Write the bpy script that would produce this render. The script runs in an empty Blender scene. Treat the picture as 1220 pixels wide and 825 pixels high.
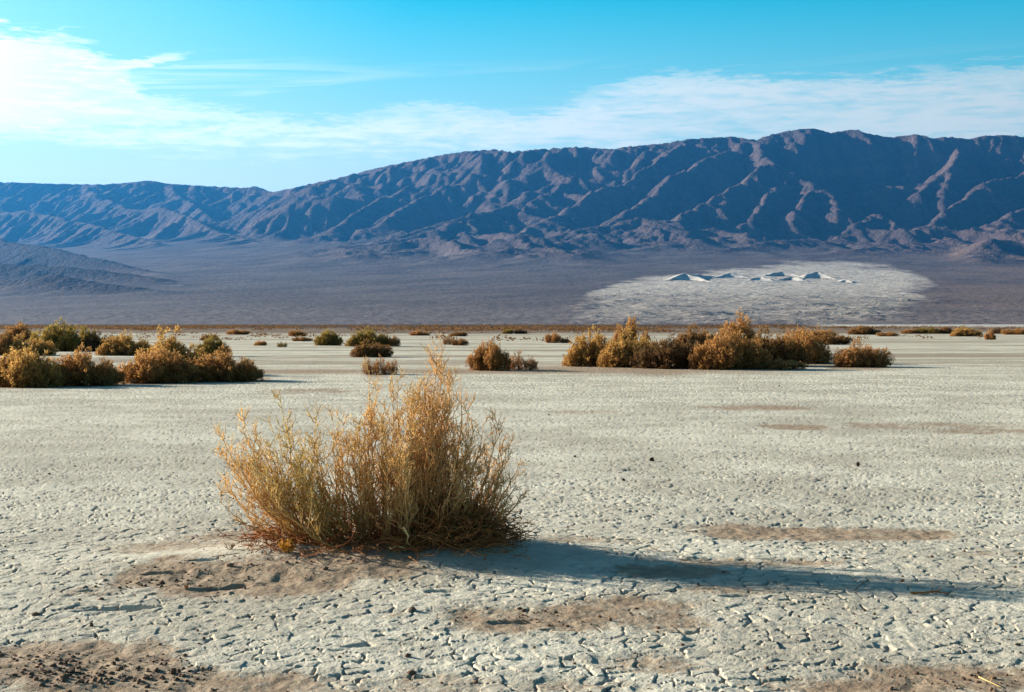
import bpy, math, random
import numpy as np

# ------------------------------------------------------------------ camera, sky, sun, exposure
SC = bpy.context.scene
COL = SC.collection
R = math.radians
F = 1694.0            # focal length in photograph pixels (1220 wide)
HY = 386.0            # photograph row of the horizon
CAMZ = 1.6
cam_d = bpy.data.cameras.new("camera")
cam = bpy.data.objects.new("camera", cam_d)
COL.objects.link(cam)
cam.location = (0, 0, CAMZ)
cam.rotation_euler = (R(90), 0, 0)
cam_d.sensor_width = 36.0
cam_d.lens = F / 1220.0 * 36.0
cam_d.shift_y = (HY - 412.5) / 1220.0
cam_d.clip_start = 0.1
cam_d.clip_end = 90000
SC.camera = cam

SUN_EL = 16.5
SUN_AZ = -67.0        # degrees from +Y towards +X
SUN_STRENGTH = 5.0
SKY_STRENGTH = 0.070
SC.view_settings.view_transform = 'Standard'
SC.view_settings.look = 'None'
SC.view_settings.exposure = 1.36
SC.view_settings.gamma = 1.0

sun_d = bpy.data.lights.new("sun", 'SUN')
sun = bpy.data.objects.new("sun", sun_d)
COL.objects.link(sun)
sun_d.energy = SUN_STRENGTH
sun_d.angle = R(0.5)
sun_d.color = (1.0, 0.92, 0.79)
sun.rotation_euler = (R(90 - SUN_EL), 0, R(-SUN_AZ + 180))


class NT:
    """small helper for node trees"""
    def __init__(self, tree):
        self.t = tree
        self.l = tree.links

    def n(self, typ, **kw):
        nd = self.t.nodes.new(typ)
        ins = kw.pop('ins', {})
        for k, v in kw.items():
            setattr(nd, k, v)
        for k, v in ins.items():
            if hasattr(v, 'node') or isinstance(v, bpy.types.NodeSocket):
                self.l.new(v, nd.inputs[k])
            else:
                nd.inputs[k].default_value = v
        return nd

    def m(self, op, a, b=0.0, c=0.0, clamp=False):
        nd = self.n('ShaderNodeMath', operation=op, use_clamp=clamp, ins={0: a, 1: b, 2: c})
        return nd.outputs[0]

    def vm(self, op, a, b=(0, 0, 0)):
        nd = self.n('ShaderNodeVectorMath', operation=op, ins={0: a, 1: b})
        return nd.outputs[0]

    def mix(self, fac, a, b):
        nd = self.n('ShaderNodeMix', data_type='RGBA')
        for i, v in ((0, fac), (6, a), (7, b)):
            if isinstance(v, bpy.types.NodeSocket):
                self.l.new(v, nd.inputs[i])
            else:
                nd.inputs[i].default_value = v if i == 0 else (*v[:3], 1.0)
        return nd.outputs[2]

    def noise(self, vec, scale, detail=4.0, rough=0.55, dist=0.0):
        nd = self.n('ShaderNodeTexNoise', ins={'Vector': vec, 'Scale': scale, 'Detail': detail,
                                               'Roughness': rough, 'Distortion': dist})
        return nd.outputs[0]

    def step(self, v, a, b):
        nd = self.n('ShaderNodeMapRange', interpolation_type='SMOOTHSTEP', clamp=True,
                    ins={0: v, 1: a, 2: b, 3: 0.0, 4: 1.0})
        return nd.outputs[0]

    def lin(self, v, a, b, c=0.0, d=1.0):
        nd = self.n('ShaderNodeMapRange', clamp=True, ins={0: v, 1: a, 2: b, 3: c, 4: d})
        return nd.outputs[0]


def build_world():
    w = bpy.data.worlds.new("World")
    SC.world = w
    w.use_nodes = True
    w.node_tree.nodes.clear()
    k = NT(w.node_tree)
    sky = k.n('ShaderNodeTexSky', sky_type='NISHITA', sun_disc=False, sun_elevation=R(SUN_EL),
              sun_rotation=R(SUN_AZ), altitude=400.0, air_density=1.0, dust_density=1.3, ozone_density=1.6)
    tc = k.n('ShaderNodeTexCoord')
    d = tc.outputs['Generated']
    sx = k.n('ShaderNodeSeparateXYZ', ins={0: d})
    X, Y, Z = sx.outputs
    az = k.m('ARCTAN2', X, Y)
    el = k.m('ARCSINE', Z)
    # the photograph is graded towards cyan: one even tint over the whole sky
    tint = k.n('ShaderNodeMix', data_type='RGBA', blend_type='MULTIPLY', ins={0: 1.0})
    k.l.new(sky.outputs[0], tint.inputs[6])
    tint.inputs[7].default_value = (*SKY_TINT, 1)
    base = tint.outputs[2]
    # the sky above the frame is darkened and reddened to cut cyan shadow fill
    zen = k.n('ShaderNodeMix', data_type='RGBA', blend_type='MULTIPLY', ins={0: k.step(el, 0.20, 0.80)})
    k.l.new(base, zen.inputs[6]); zen.inputs[7].default_value = (20.0, 0.15, 0.19, 1)
    base = zen.outputs[2]
    # pale band low over the horizon and towards the sun
    ddot = k.n('ShaderNodeVectorMath', operation='DOT_PRODUCT',
               ins={0: d, 1: (math.sin(R(SUN_AZ)) * math.cos(R(SUN_EL)), math.cos(R(SUN_AZ)) * math.cos(R(SUN_EL)),
                              math.sin(R(SUN_EL)))}).outputs['Value']
    w1 = k.m('MULTIPLY', k.m('POWER', k.lin(el, 0.235, 0.10), 1.4), k.lin(ddot, 0.1, 0.6, 0.72, 1.0))
    w2 = k.m('MULTIPLY', k.m('MULTIPLY', k.m('POWER', k.lin(ddot, 0.48, 0.92), 1.3), 0.9), k.m('SUBTRACT', 1.0, k.step(el, 0.22, 0.60)))
    ww = k.m('SUBTRACT', 1.0, k.m('MULTIPLY', k.m('SUBTRACT', 1.0, w1), k.m('SUBTRACT', 1.0, w2)))
    hb = k.m('ADD', k.lin(ddot, 0.05, 0.72, 1.2, 3.7), k.lin(ddot, -0.8, 0.15, 1.4, 2.7))
    base = k.mix(ww, base, k.n('ShaderNodeCombineColor', ins={0: k.m('MULTIPLY', hb, 0.80), 1: hb, 2: k.m('MULTIPLY', hb, 1.03)}).outputs[0])
    # cloud sheet: a long band low over the range, with wisps
    c = k.n('ShaderNodeFloatCurve')
    cm = c.mapping.curves[0]
    pts = [(-0.60, .200), (-0.36, .193), (-0.335, .188), (-0.30, .187), (-0.268, .172), (-0.245, .152), (-0.20, .146), (-0.145, .140),
           (-0.10, .143), (-0.065, .152), (0.0, .146), (0.05, .156), (0.085, .170), (0.15, .172), (0.22, .167),
           (0.28, .167), (0.345, .168), (0.60, .170)]
    def tox(a): return (a + 0.6) / 1.2
    def toy(e): return e / 0.25
    cm.points[0].location = (tox(pts[0][0]), toy(pts[0][1]))
    cm.points[1].location = (tox(pts[-1][0]), toy(pts[-1][1]))
    for a, e in pts[1:-1]:
        cm.points.new(tox(a), toy(e))
    c.mapping.update()
    k.l.new(k.lin(az, -0.6, 0.6), c.inputs['Value'])
    top = k.m('MULTIPLY', c.outputs[0], 0.25)
    comb = k.n('ShaderNodeCombineXYZ', ins={0: k.m('MULTIPLY', az, 9.0), 1: k.m('MULTIPLY', el, 60.0), 2: 3.3})
    # slanted coordinates so that the wisps rise slightly to the right
    comb2 = k.n('ShaderNodeCombineXYZ', ins={0: k.m('MULTIPLY', az, 5.0),
                1: k.m('MULTIPLY', k.m('SUBTRACT', el, k.m('MULTIPLY', az, 0.05)), 90.0), 2: 8.1})
    n1 = k.noise(comb.outputs[0], 1.3, 7.0, 0.62, 0.6)
    n2 = k.noise(comb2.outputs[0], 0.9, 6.0, 0.6, 0.9)
    n3 = k.noise(comb.outputs[0], 4.5, 5.0, 0.6, 0.4)
    n5 = k.noise(comb.outputs[0], 13.0, 5.0, 0.65, 0.3)
    wob = k.m('ADD', k.m('MULTIPLY', k.m('SUBTRACT', n1, 0.5), 0.032), k.m('ADD', k.m('MULTIPLY', k.m('SUBTRACT', n3, 0.5), 0.030), k.m('MULTIPLY', k.m('SUBTRACT', n5, 0.5), 0.016)))
    e2 = k.m('ADD', el, wob)
    up = k.m('SUBTRACT', 1.0, k.step(k.m('SUBTRACT', e2, top), -0.006, 0.006))
    lowedge = k.lin(az, -0.36, 0.36, 0.124, 0.118)
    dn = k.step(k.m('SUBTRACT', e2, lowedge), -0.012, 0.014)
    dens = k.m('MULTIPLY', up, dn)
    inner = k.lin(k.m('ADD', k.m('MULTIPLY', n1, 0.55), k.m('MULTIPLY', n3, 0.45)), 0.36, 0.56, 0.25, 1.0)
    leftw = k.lin(az, -0.36, -0.18, 1.0, 0.0)
    inner = k.m('MAXIMUM', inner, k.m('MULTIPLY', leftw, 1.0))
    dens = k.m('MULTIPLY', dens, inner)
    # loose wisps above and below the band on the left
    win = k.m('MULTIPLY', k.step(el, 0.10, 0.13), k.m('SUBTRACT', 1.0, k.step(el, 0.17, 0.19)))
    wl = k.lin(az, -0.5, -0.05, 0.9, 0.15)
    wisp = k.m('MULTIPLY', k.m('MULTIPLY', k.step(n2, 0.52, 0.66), win), wl)
    # two thin named streaks: one slanting up at upper left, one flat below the band
    def streak(a0, e0, slope, half, thick, amp):
        da = k.m('SUBTRACT', az, a0)
        de = k.m('SUBTRACT', k.m('ADD', el, k.m('MULTIPLY', wob, 0.45)), k.m('ADD', k.m('MULTIPLY', da, slope), e0))
        q = k.m('ADD', k.m('POWER', k.m('ABSOLUTE', k.m('DIVIDE', da, half)), 2.0),
                k.m('POWER', k.m('ABSOLUTE', k.m('DIVIDE', de, thick)), 2.0))
        return k.m('MULTIPLY', k.m('MULTIPLY', k.m('SUBTRACT', 1.0, k.step(q, 0.1, 1.0)), amp), k.lin(n3, 0.35, 0.6, 0.45, 1.0))
    s1 = streak(-0.258, 0.1750, 0.20, 0.042, 0.0042, 0.95)
    s2 = streak(-0.250, 0.1245, 0.0, 0.11, 0.0034, 0.85)
    s3 = streak(-0.285, 0.1480, 0.10, 0.07, 0.0048, 0.85)
    cl = k.m('MAXIMUM', k.m('MAXIMUM', dens, wisp), k.m('MAXIMUM', s1, k.m('MAXIMUM', s2, s3)), clamp=True)
    # clouds are brighter towards the sun
    glow = k.m('POWER', k.m('MAXIMUM', ddot, 0.0), 2.0)
    cb = k.m('ADD', CLOUD_B, k.m('MULTIPLY', glow, CLOUD_G))
    cc = k.n('ShaderNodeCombineColor', ins={0: k.m('MULTIPLY', cb, 0.90), 1: k.m('MULTIPLY', cb, 1.0), 2: k.m('MULTIPLY', cb, 1.0)})
    out = k.mix(k.m('MULTIPLY', cl, 0.92), base, cc.outputs[0])
    bg = k.n('ShaderNodeBackground', ins={0: out, 1: SKY_STRENGTH})
    ou = k.n('ShaderNodeOutputWorld')
    k.l.new(bg.outputs[0], ou.inputs[0])


SKY_TINT = (0.012, 1.04, 1.10)
CLOUD_B = 4.6
CLOUD_G = 9.0
build_world()

# ------------------------------------------------------------------ helpers
rng = np.random.default_rng(7)


def world_at(px, py, d=None):
    """point of the place seen at a photograph pixel: on the flat ground, or at depth d"""
    if d is None:
        d = CAMZ * F / (py - HY)
        return ((px - 610.0) / F * d, d, 0.0)
    return ((px - 610.0) / F * d, d, CAMZ + (HY - py) / F * d)


def hash2(ix, iy, s=0):
    ix = ix.astype(np.int64).astype(np.uint64)
    iy = iy.astype(np.int64).astype(np.uint64)
    h = ix * np.uint64(0x9E3779B97F4A7C15) ^ (iy * np.uint64(0xC2B2AE3D27D4EB4F) + np.uint64(s * 1013904223 + 77))
    h ^= h >> np.uint64(29)
    h *= np.uint64(0xBF58476D1CE4E5B9)
    h ^= h >> np.uint64(32)
    return (h & np.uint64(0xFFFFFF)).astype(np.float64) / float(0xFFFFFF)


def vnoise(x, y, s=0):
    x0 = np.floor(x); y0 = np.floor(y)
    fx = x - x0; fy = y - y0
    fx = fx * fx * fx * (fx * (fx * 6 - 15) + 10); fy = fy * fy * fy * (fy * (fy * 6 - 15) + 10)
    a = hash2(x0, y0, s); b = hash2(x0 + 1, y0, s); c = hash2(x0, y0 + 1, s); d = hash2(x0 + 1, y0 + 1, s)
    return (a * (1 - fx) + b * fx) * (1 - fy) + (c * (1 - fx) + d * fx) * fy


def fbm(x, y, o=4, s=0, g=0.5):
    t = np.zeros_like(x, dtype=float); a = 1.0; n = 0.0
    for i in range(o):
        t += a * vnoise(x, y, s + i * 17); n += a
        x, y = x * 1.62 + y * 1.18 + 13.7, y * 1.62 - x * 1.18 + 5.1
        a *= g
    return t / n


def ss(v, a, b):
    t = np.clip((v - a) / (b - a), 0, 1)
    return t * t * (3 - 2 * t)


def tag(o, label=None, cat=None, group=None, kind=None):
    if label: o['label'] = label
    if cat: o['category'] = cat
    if group: o['group'] = group
    if kind: o['kind'] = kind
    return o


def mesh_np(name, v, quads=None, tris=None, mats=(), smooth=True):
    me = bpy.data.meshes.new(name)
    v = np.asarray(v, dtype=np.float32)
    loops = []; starts = []; tot = 0
    if quads is not None and len(quads):
        q = np.asarray(quads, dtype=np.int32); loops.append(q.ravel()); starts.append(np.arange(len(q), dtype=np.int32) * 4)
        tot = len(q) * 4
    if tris is not None and len(tris):
        t = np.asarray(tris, dtype=np.int32); loops.append(t.ravel()); starts.append(tot + np.arange(len(t), dtype=np.int32) * 3)
    loops = np.concatenate(loops); starts = np.concatenate(starts)
    me.vertices.add(len(v)); me.vertices.foreach_set('co', v.ravel())
    me.loops.add(len(loops)); me.loops.foreach_set('vertex_index', loops)
    me.polygons.add(len(starts)); me.polygons.foreach_set('loop_start', starts)
    if smooth:
        me.polygons.foreach_set('use_smooth', np.ones(len(starts), dtype=bool))
    me.update(calc_edges=True)
    for m in mats:
        me.materials.append(m)
    return me


def attr(me, name, vals):
    a = me.attributes.new(name, 'FLOAT', 'POINT')
    a.data.foreach_set('value', np.asarray(vals, dtype=np.float32))


def link(name, me, parent=None, loc=(0, 0, 0)):
    o = bpy.data.objects.new(name, me)
    COL.objects.link(o)
    o.location = loc
    if parent is not None:
        o.parent = parent
    return o


def new_mat(name):
    m = bpy.data.materials.new(name)
    m.use_nodes = True
    m.node_tree.nodes.clear()
    k = NT(m.node_tree)
    return m, k


def finish(k, col, rough=0.95, bump=None, bstr=0.5, bdist=0.01, spec=0.2):
    p = k.n('ShaderNodeBsdfPrincipled', ins={'Roughness': rough, 'Specular IOR Level': spec})
    if isinstance(col, bpy.types.NodeSocket):
        k.l.new(col, p.inputs['Base Color'])
    else:
        p.inputs['Base Color'].default_value = (*col, 1)
    if bump is not None:
        b = k.n('ShaderNodeBump', ins={'Strength': bstr, 'Distance': bdist, 'Height': bump})
        k.l.new(b.outputs[0], p.inputs['Normal'])
    o = k.n('ShaderNodeOutputMaterial')
    k.l.new(p.outputs[0], o.inputs[0])
    return p


# ------------------------------------------------------------------ mountains and fans (hills)
def fan_h(x, y):
    t = np.maximum(y - 3500.0, -200.0)
    u = x / y
    # the fan is a little lower on the far left, a broad cone elsewhere
    k = 1.0 - 0.10 * ss(-u, 0.16, 0.36) + 0.05 * np.exp(-((u - 0.12) / 0.12) ** 2)
    return np.where(t > 0, (0.040 * t + 3.0e-6 * t * t) * k, 0.02 * t)


CREST = [(-420, 214, 20.5), (-250, 216, 20.5), (-100, 214, 20.5), (0, 217, 20.5), (30, 218, 20.5), (60, 219, 20.5),
         (120, 220, 20.4), (150, 218, 20.4), (178, 215, 20.4), (200, 219, 20.3), (250, 222, 20.2), (290, 224, 20.0),
         (305, 222, 19.9), (325, 229, 19.7), (345, 225, 19.5), (370, 219, 19.2), (400, 213, 18.9), (430, 205, 18.6),
         (455, 199, 18.4), (490, 192, 18.2), (530, 184, 18.0), (560, 180, 17.9), (590, 178, 17.8), (610, 181, 17.7),
         (640, 178, 17.6), (660, 177, 17.6), (690, 175, 17.5), (730, 178, 17.4), (745, 175, 17.3), (790, 171, 17.3),
         (820, 166, 17.2), (850, 164, 17.2), (875, 163, 17.2), (900, 167, 17.2), (920, 160, 17.2), (945, 155, 17.2),
         (968, 153, 17.2), (990, 158, 17.2), (1005, 156, 17.2), (1018, 154, 17.2), (1035, 159, 17.2), (1060, 164, 17.1),
         (1075, 162, 17.1), (1095, 160, 17.0), (1110, 165, 17.0), (1130, 163, 17.0), (1155, 166, 17.0), (1170, 162, 17.0),
         (1200, 161, 17.0), (1220, 163, 17.0), (1300, 160, 17.0), (1400, 166, 17.0), (1520, 170, 17.0)]
SPURS = [
    ([(730, 177, 17.4), (710, 197, 16.8), (693, 209, 16.4), (665, 223, 15.8), (613, 244, 15.0)], .64),
    ([(613, 244, 15.0), (572, 252, 14.5), (527, 263, 14.0), (479, 279, 13.5), (430, 292, 13.0)], .42),
    ([(820, 167, 17.2), (795, 187, 16.7), (761, 213, 16.2), (737, 224, 15.8), (710, 230, 15.5), (690, 241, 15.1), (668, 252, 14.7)], .70),
    ([(668, 252, 14.7), (640, 268, 14.1), (600, 284, 13.4)], .45),
    ([(893, 167, 17.2), (865, 178, 16.8), (838, 192, 16.3), (800, 214, 15.7), (772, 233, 15.2), (744, 248, 14.7), (728, 262, 14.3)], .70),
    ([(897, 167, 17.2), (905, 182, 16.7), (918, 191, 16.3), (931, 196, 16.0)], .72),
    ([(931, 196, 16.0), (901, 204, 15.7), (869, 223, 15.2), (840, 238, 14.8), (800, 257, 14.3), (765, 274, 13.8), (735, 288, 13.3)], .66),
    ([(931, 196, 16.0), (950, 208, 15.7), (972, 216, 15.4), (986, 224, 15.2), (996, 246, 14.6), (990, 272, 13.9)], .72),
    ([(945, 206, 15.7), (920, 228, 15.1), (895, 252, 14.4), (868, 276, 13.8)], .72),
    ([(972, 217, 15.4), (958, 240, 14.8), (932, 277, 13.8)], .75),
    ([(870, 224, 15.2), (860, 246, 14.6), (830, 272, 13.9), (806, 288, 13.4)], .70),
    ([(1044, 252, 14.6), (1020, 264, 14.2), (990, 282, 13.7)], .62),
    ([(1044, 252, 14.6), (1064, 262, 14.3), (1082, 277, 13.9)], .62),
    ([(1140, 166, 17.0), (1138, 188, 16.4), (1112, 208, 15.9), (1089, 226, 15.4)], .70),
    ([(1138, 188, 16.4), (1130, 210, 15.8), (1118, 228, 15.3)], .74),
    ([(1330, 165, 16.9), (1270, 184, 16.4), (1220, 202, 15.9), (1175, 215, 15.4), (1150, 233, 15.0), (1125, 248, 14.6), (1105, 268, 14.1), (1098, 282, 13.8)], .68),
    ([(1330, 205, 15.6), (1260, 226, 15.1), (1215, 243, 14.6), (1190, 256, 14.3), (1160, 272, 13.9), (1137, 287, 13.5)], .66),
    ([(1400, 240, 14.6), (1300, 262, 14.1), (1240, 278, 13.7), (1200, 290, 13.3)], .5),
    ([(760, 260, 14.2), (700, 271, 13.6), (640, 284, 13.0), (590, 295, 12.4)], .30),
    ([(860, 284, 13.6), (800, 291, 13.0), (740, 300, 12.3), (705, 306, 11.9)], .28),
    ([(560, 260, 14.2), (500, 279, 13.4), (440, 295, 12.6), (400, 301, 12.3)], .30),
    ([(690, 282, 12.9), (630, 293, 12.3), (560, 305, 11.6), (520, 311, 11.3)], .26),
    ([(520, 276, 13.6), (470, 286, 13.0), (420, 293, 12.6), (372, 300, 12.2)], .28),
    ([(960, 283, 13.4), (905, 290, 12.9), (850, 299, 12.2), (800, 306, 11.8)], .26),
    ([(1130, 287, 13.3), (1060, 292, 12.8), (1010, 298, 12.3)], .24),
    ([(610, 290, 12.2), (565, 303, 11.2), (520, 314, 10.4), (470, 323, 9.8)], .17),
    ([(705, 299, 11.8), (650, 309, 10.9), (600, 318, 10.1), (545, 327, 9.5)], .17),
    ([(500, 298, 12.2), (440, 307, 11.4), (390, 314, 10.8)], .16),
    ([(640, 318, 10.3), (590, 327, 9.6), (540, 334, 9.0)], .15),
    ([(790, 171, 17.3), (778, 184, 17.0), (765, 192, 16.8)], .75),
    ([(640, 178, 17.6), (622, 200, 17.0), (596, 216, 16.5), (570, 226, 16.1)], .75),
    ([(590, 178, 17.8), (566, 196, 17.3), (545, 212, 16.7), (515, 226, 16.2), (480, 244, 15.5), (455, 258, 15.0)], .66),
    ([(530, 184, 18.0), (505, 200, 17.5), (480, 218, 16.8), (450, 232, 16.3), (420, 250, 15.6), (398, 266, 15.0)], .66),
    ([(470, 196, 18.3), (440, 214, 17.8), (412, 232, 17.2), (385, 244, 16.7), (352, 262, 15.9), (330, 276, 15.3)], .62),
    ([(420, 208, 18.7), (392, 222, 18.4), (362, 240, 17.7), (335, 252, 17.2)], .66),
    ([(200, 219, 20.3), (216, 232, 19.6), (236, 244, 19.0), (250, 254, 18.4)], .5),
    ([(270, 223, 20.1), (282, 236, 19.4), (296, 250, 18.7)], .5),
    ([(100, 220, 20.4), (112, 230, 19.5), (151, 240, 18.3), (193, 243, 17.6), (220, 254, 17.0), (248, 267, 16.4), (286, 281, 15.5), (311, 291, 14.8)], .60),
    ([(-160, 225, 19.6), (-60, 233, 18.6), (0, 244, 17.8), (50, 252, 17.2), (100, 262, 16.5), (150, 276, 15.6), (190, 288, 14.8)], .60),
    ([(-200, 250, 14.0), (-100, 262, 12.8), (-40, 272, 12.0), (10, 285, 11.2), (60, 293, 10.6), (100, 302, 10.1), (135, 309, 9.7), (180, 325, 9.2), (205, 331, 8.9)], .46),
    ([(-200, 285, 9.6), (-100, 296, 9.0), (-20, 309, 8.6), (60, 312, 8.3), (110, 316, 8.1), (150, 323, 7.9), (184, 331, 7.7)], .45),
    ([(-120, 320, 7.1), (-40, 330, 7.0), (0, 331, 6.9), (30, 328, 6.85), (62, 323, 6.8), (82, 326, 6.7), (120, 335, 6.6), (168, 346, 6.5)], .42),
]


SPURS = [([(a, b, d - 0.42 * (0.0 if d > 16.9 else 1.0) * min(1.0, max(0.0, (a - 640) / 120.0)) * (1.0 if d > 13.9 else 0.3)) for a, b, d in pts], sl) for pts, sl in SPURS]


def ridge_field(XX, YY):
    """height of the union of ridges: each falls off to both sides of its crest line"""
    out = np.full(XX.shape, -5000.0)
    ci = [p[0] for p in CREST].index(790)
    lines = [(CREST[:ci + 1], 0.46), (CREST[ci:], 0.66)] + SPURS
    for li, (pts, sl) in enumerate(lines):
        P = np.array([((a - 610) / F * d * 1000, d * 1000, CAMZ + (HY - b) / F * d * 1000) for a, b, d in pts])
        polys = [(P, sl, 4500.0)]
        g = random.Random(500 + li)
        o_right = np.mean([p[0] for p in pts]) > 780
        if P[:, 1].min() > 11200 and sl > 0.4:
            # side ribs running down both flanks of each spur (and the near flank of the crest)
            for i in range(len(P) - 1):
                a = P[i]; b = P[i + 1]
                L = math.hypot(b[0] - a[0], b[1] - a[1]); n = max(1, int(L / 420))
                for q in range(n):
                    for sgn in (-1, 1):
                        if g.random() < (1.1 if o_right else 0.2): continue
                        t = (q + g.random()) / n
                        o = a + (b - a) * t
                        tx, ty = (b[0] - a[0]) / L, (b[1] - a[1]) / L
                        w = g.uniform(0.25, 0.75)
                        dx, dy = -ty * sgn + tx * w * (1 if sl < 0.66 and li > 1 else 1), tx * sgn + ty * w
                        if li < 2:
                            if sgn > 0: continue
                            dx, dy = g.uniform(-0.75, -0.1), -1.0
                        m_ = math.hypot(dx, dy); dx /= m_; dy /= m_
                        ln = g.uniform(450, 1100); gr = sl * g.uniform(0.62, 0.82)
                        c1 = np.array([o[0] + dx * ln * .5 + g.uniform(-60, 60), o[1] + dy * ln * .5, o[2] - gr * ln * .5])
                        c2 = np.array([o[0] + dx * ln + g.uniform(-120, 120), o[1] + dy * ln, o[2] - gr * ln])
                        polys.append((np.array([o - (0, 0, 8), c1, c2]), sl * 1.25, 520.0))
        best = np.full(XX.shape, -5000.0)
        for P, sl, rc in polys:
          for i in range(len(P) - 1):
            a = P[i]; b = P[i + 1]
            top = max(a[2], b[2]); reach = min(rc, top / sl)
            m = ((XX > min(a[0], b[0]) - reach) & (XX < max(a[0], b[0]) + reach) &
                 (YY > min(a[1], b[1]) - reach) & (YY < max(a[1], b[1]) + reach))
            if not m.any(): continue
            x = XX[m]; y = YY[m]
            dx, dy = b[0] - a[0], b[1] - a[1]
            t = np.clip(((x - a[0]) * dx + (y - a[1]) * dy) / (dx * dx + dy * dy), 0, 1)
            dd = np.hypot(x - a[0] - t * dx, y - a[1] - t * dy)
            s = sl * (0.80 + 0.45 * vnoise(x / 700.0, y / 700.0, 40 + li))
            h = a[2] + t * (b[2] - a[2]) - s * dd * (1.0 - 0.12 * np.clip(dd / 2500.0, 0, 1))
            best[m] = np.maximum(best[m], h)
        # soft union
        kk = 25.0
        hi = np.maximum(out, best); lo = np.minimum(out, best)
        out = hi + kk * np.exp(-(hi - lo) / kk * 1.5) * 0.3
    return out


def flow(z, n_dbl=10):
    H, W = z.shape
    idx = np.arange(H * W).reshape(H, W)
    best = np.zeros_like(z); rcv = idx.copy()
    for dy, dx in ((-1, 0), (1, 0), (0, -1), (0, 1), (-1, -1), (-1, 1), (1, -1), (1, 1)):
        ys = slice(max(0, -dy), H - max(0, dy)); xs = slice(max(0, -dx), W - max(0, dx))
        yt = slice(max(0, dy), H - max(0, -dy)); xt = slice(max(0, dx), W - max(0, -dx))
        s = (z[ys, xs] - z[yt, xt]) / math.hypot(dx, dy)
        b = best[ys, xs]; m = s > b
        b[m] = s[m]
        r = rcv[ys, xs]; r[m] = idx[yt, xt][m]
    N = H * W
    ptr = rcv.ravel().copy(); root = ptr == np.arange(N)
    ptr[root] = N
    ptr = np.append(ptr, N)
    A = np.ones(N + 1); A[N] = 0
    for _ in range(n_dbl):
        add = np.bincount(ptr, weights=A, minlength=N + 1)
        add[N] = 0
        A = A + add
        ptr = ptr[ptr]
        if (ptr == N).all(): break
    return best, rcv, A[:N].reshape(H, W)


def erode(z, its, K, cell, kmask, tal=0.78, n_dbl=9):
    for it in range(its):
        s, rcv, A = flow(z, n_dbl)
        zr = z.ravel()[rcv]
        dz = K * kmask * np.sqrt(A) * s
        dz = np.minimum(dz, (z - zr) * 0.35)
        z = z - dz
        # talus
        for ax in (0, 1):
            g = np.diff(z, axis=ax); lim = tal * cell
            ex = np.sign(g) * np.maximum(np.abs(g) - lim, 0) * 0.22
            if ax == 0:
                z[:-1] += ex; z[1:] -= ex
            else:
                z[:, :-1] += ex; z[:, 1:] -= ex
        if it % 4 == 0:
            # fill pits gently
            p = np.pad(z, 1, mode='edge')
            mn = np.minimum.reduce([p[:-2, 1:-1], p[2:, 1:-1], p[1:-1, :-2], p[1:-1, 2:]])
            z = np.maximum(z, mn)
    return z


def upsample(z, nx, ny):
    H, W = z.shape
    yy = np.linspace(0, H - 1, ny); xx = np.linspace(0, W - 1, nx)
    x0 = np.minimum(xx.astype(int), W - 2); fx = xx - x0
    y0 = np.minimum(yy.astype(int), H - 2); fy = (yy - y0)[:, None]
    a = z[y0][:, x0] * (1 - fx) + z[y0][:, x0 + 1] * fx
    b = z[y0 + 1][:, x0] * (1 - fx) + z[y0 + 1][:, x0 + 1] * fx
    return a * (1 - fy) + b * fy


def sand_zone(x, y, z, mt):
    """0..1: the pale sand flat round the dunes, where it lies on the fan; and its brightness"""
    px = 610 + x / y * F
    py = HY - (z - CAMZ) / y * F
    nz = fbm(x / 500, y / 900, 4, 71) - .5
    nf = fbm(x / 70, y / 160, 4, 72) - .5
    top = np.interp(px, [640, 700, 740, 830, 900, 950, 1010, 1060, 1100, 1125, 1150], [378, 349, 333, 325, 319, 314, 312, 316, 326, 342, 372])
    zone = ss(py + nz * 12 + nf * 5 - top, -2.5, 6.0) * ss(px + nz * 70 + nf * 70 - np.maximum(0, py - 345) * -0.6, 650, 755)
    zone = zone * (1 - ss(px + nz * 80 + nf * 70 + np.maximum(py - 345, 0) * 1.5, 1070, 1150)) * (1 - mt) * (y < 13200)
    strength = zone * (0.50 + 0.45 * (1 - ss(py + nf * 14, 338, 362))) * (1 - 0.5 * ss(py, 370, 390))
    return zone, strength, px, py


X0, X1, Y0, Y1 = -10800.0, 8400.0, 3200.0, 22400.0


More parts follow.
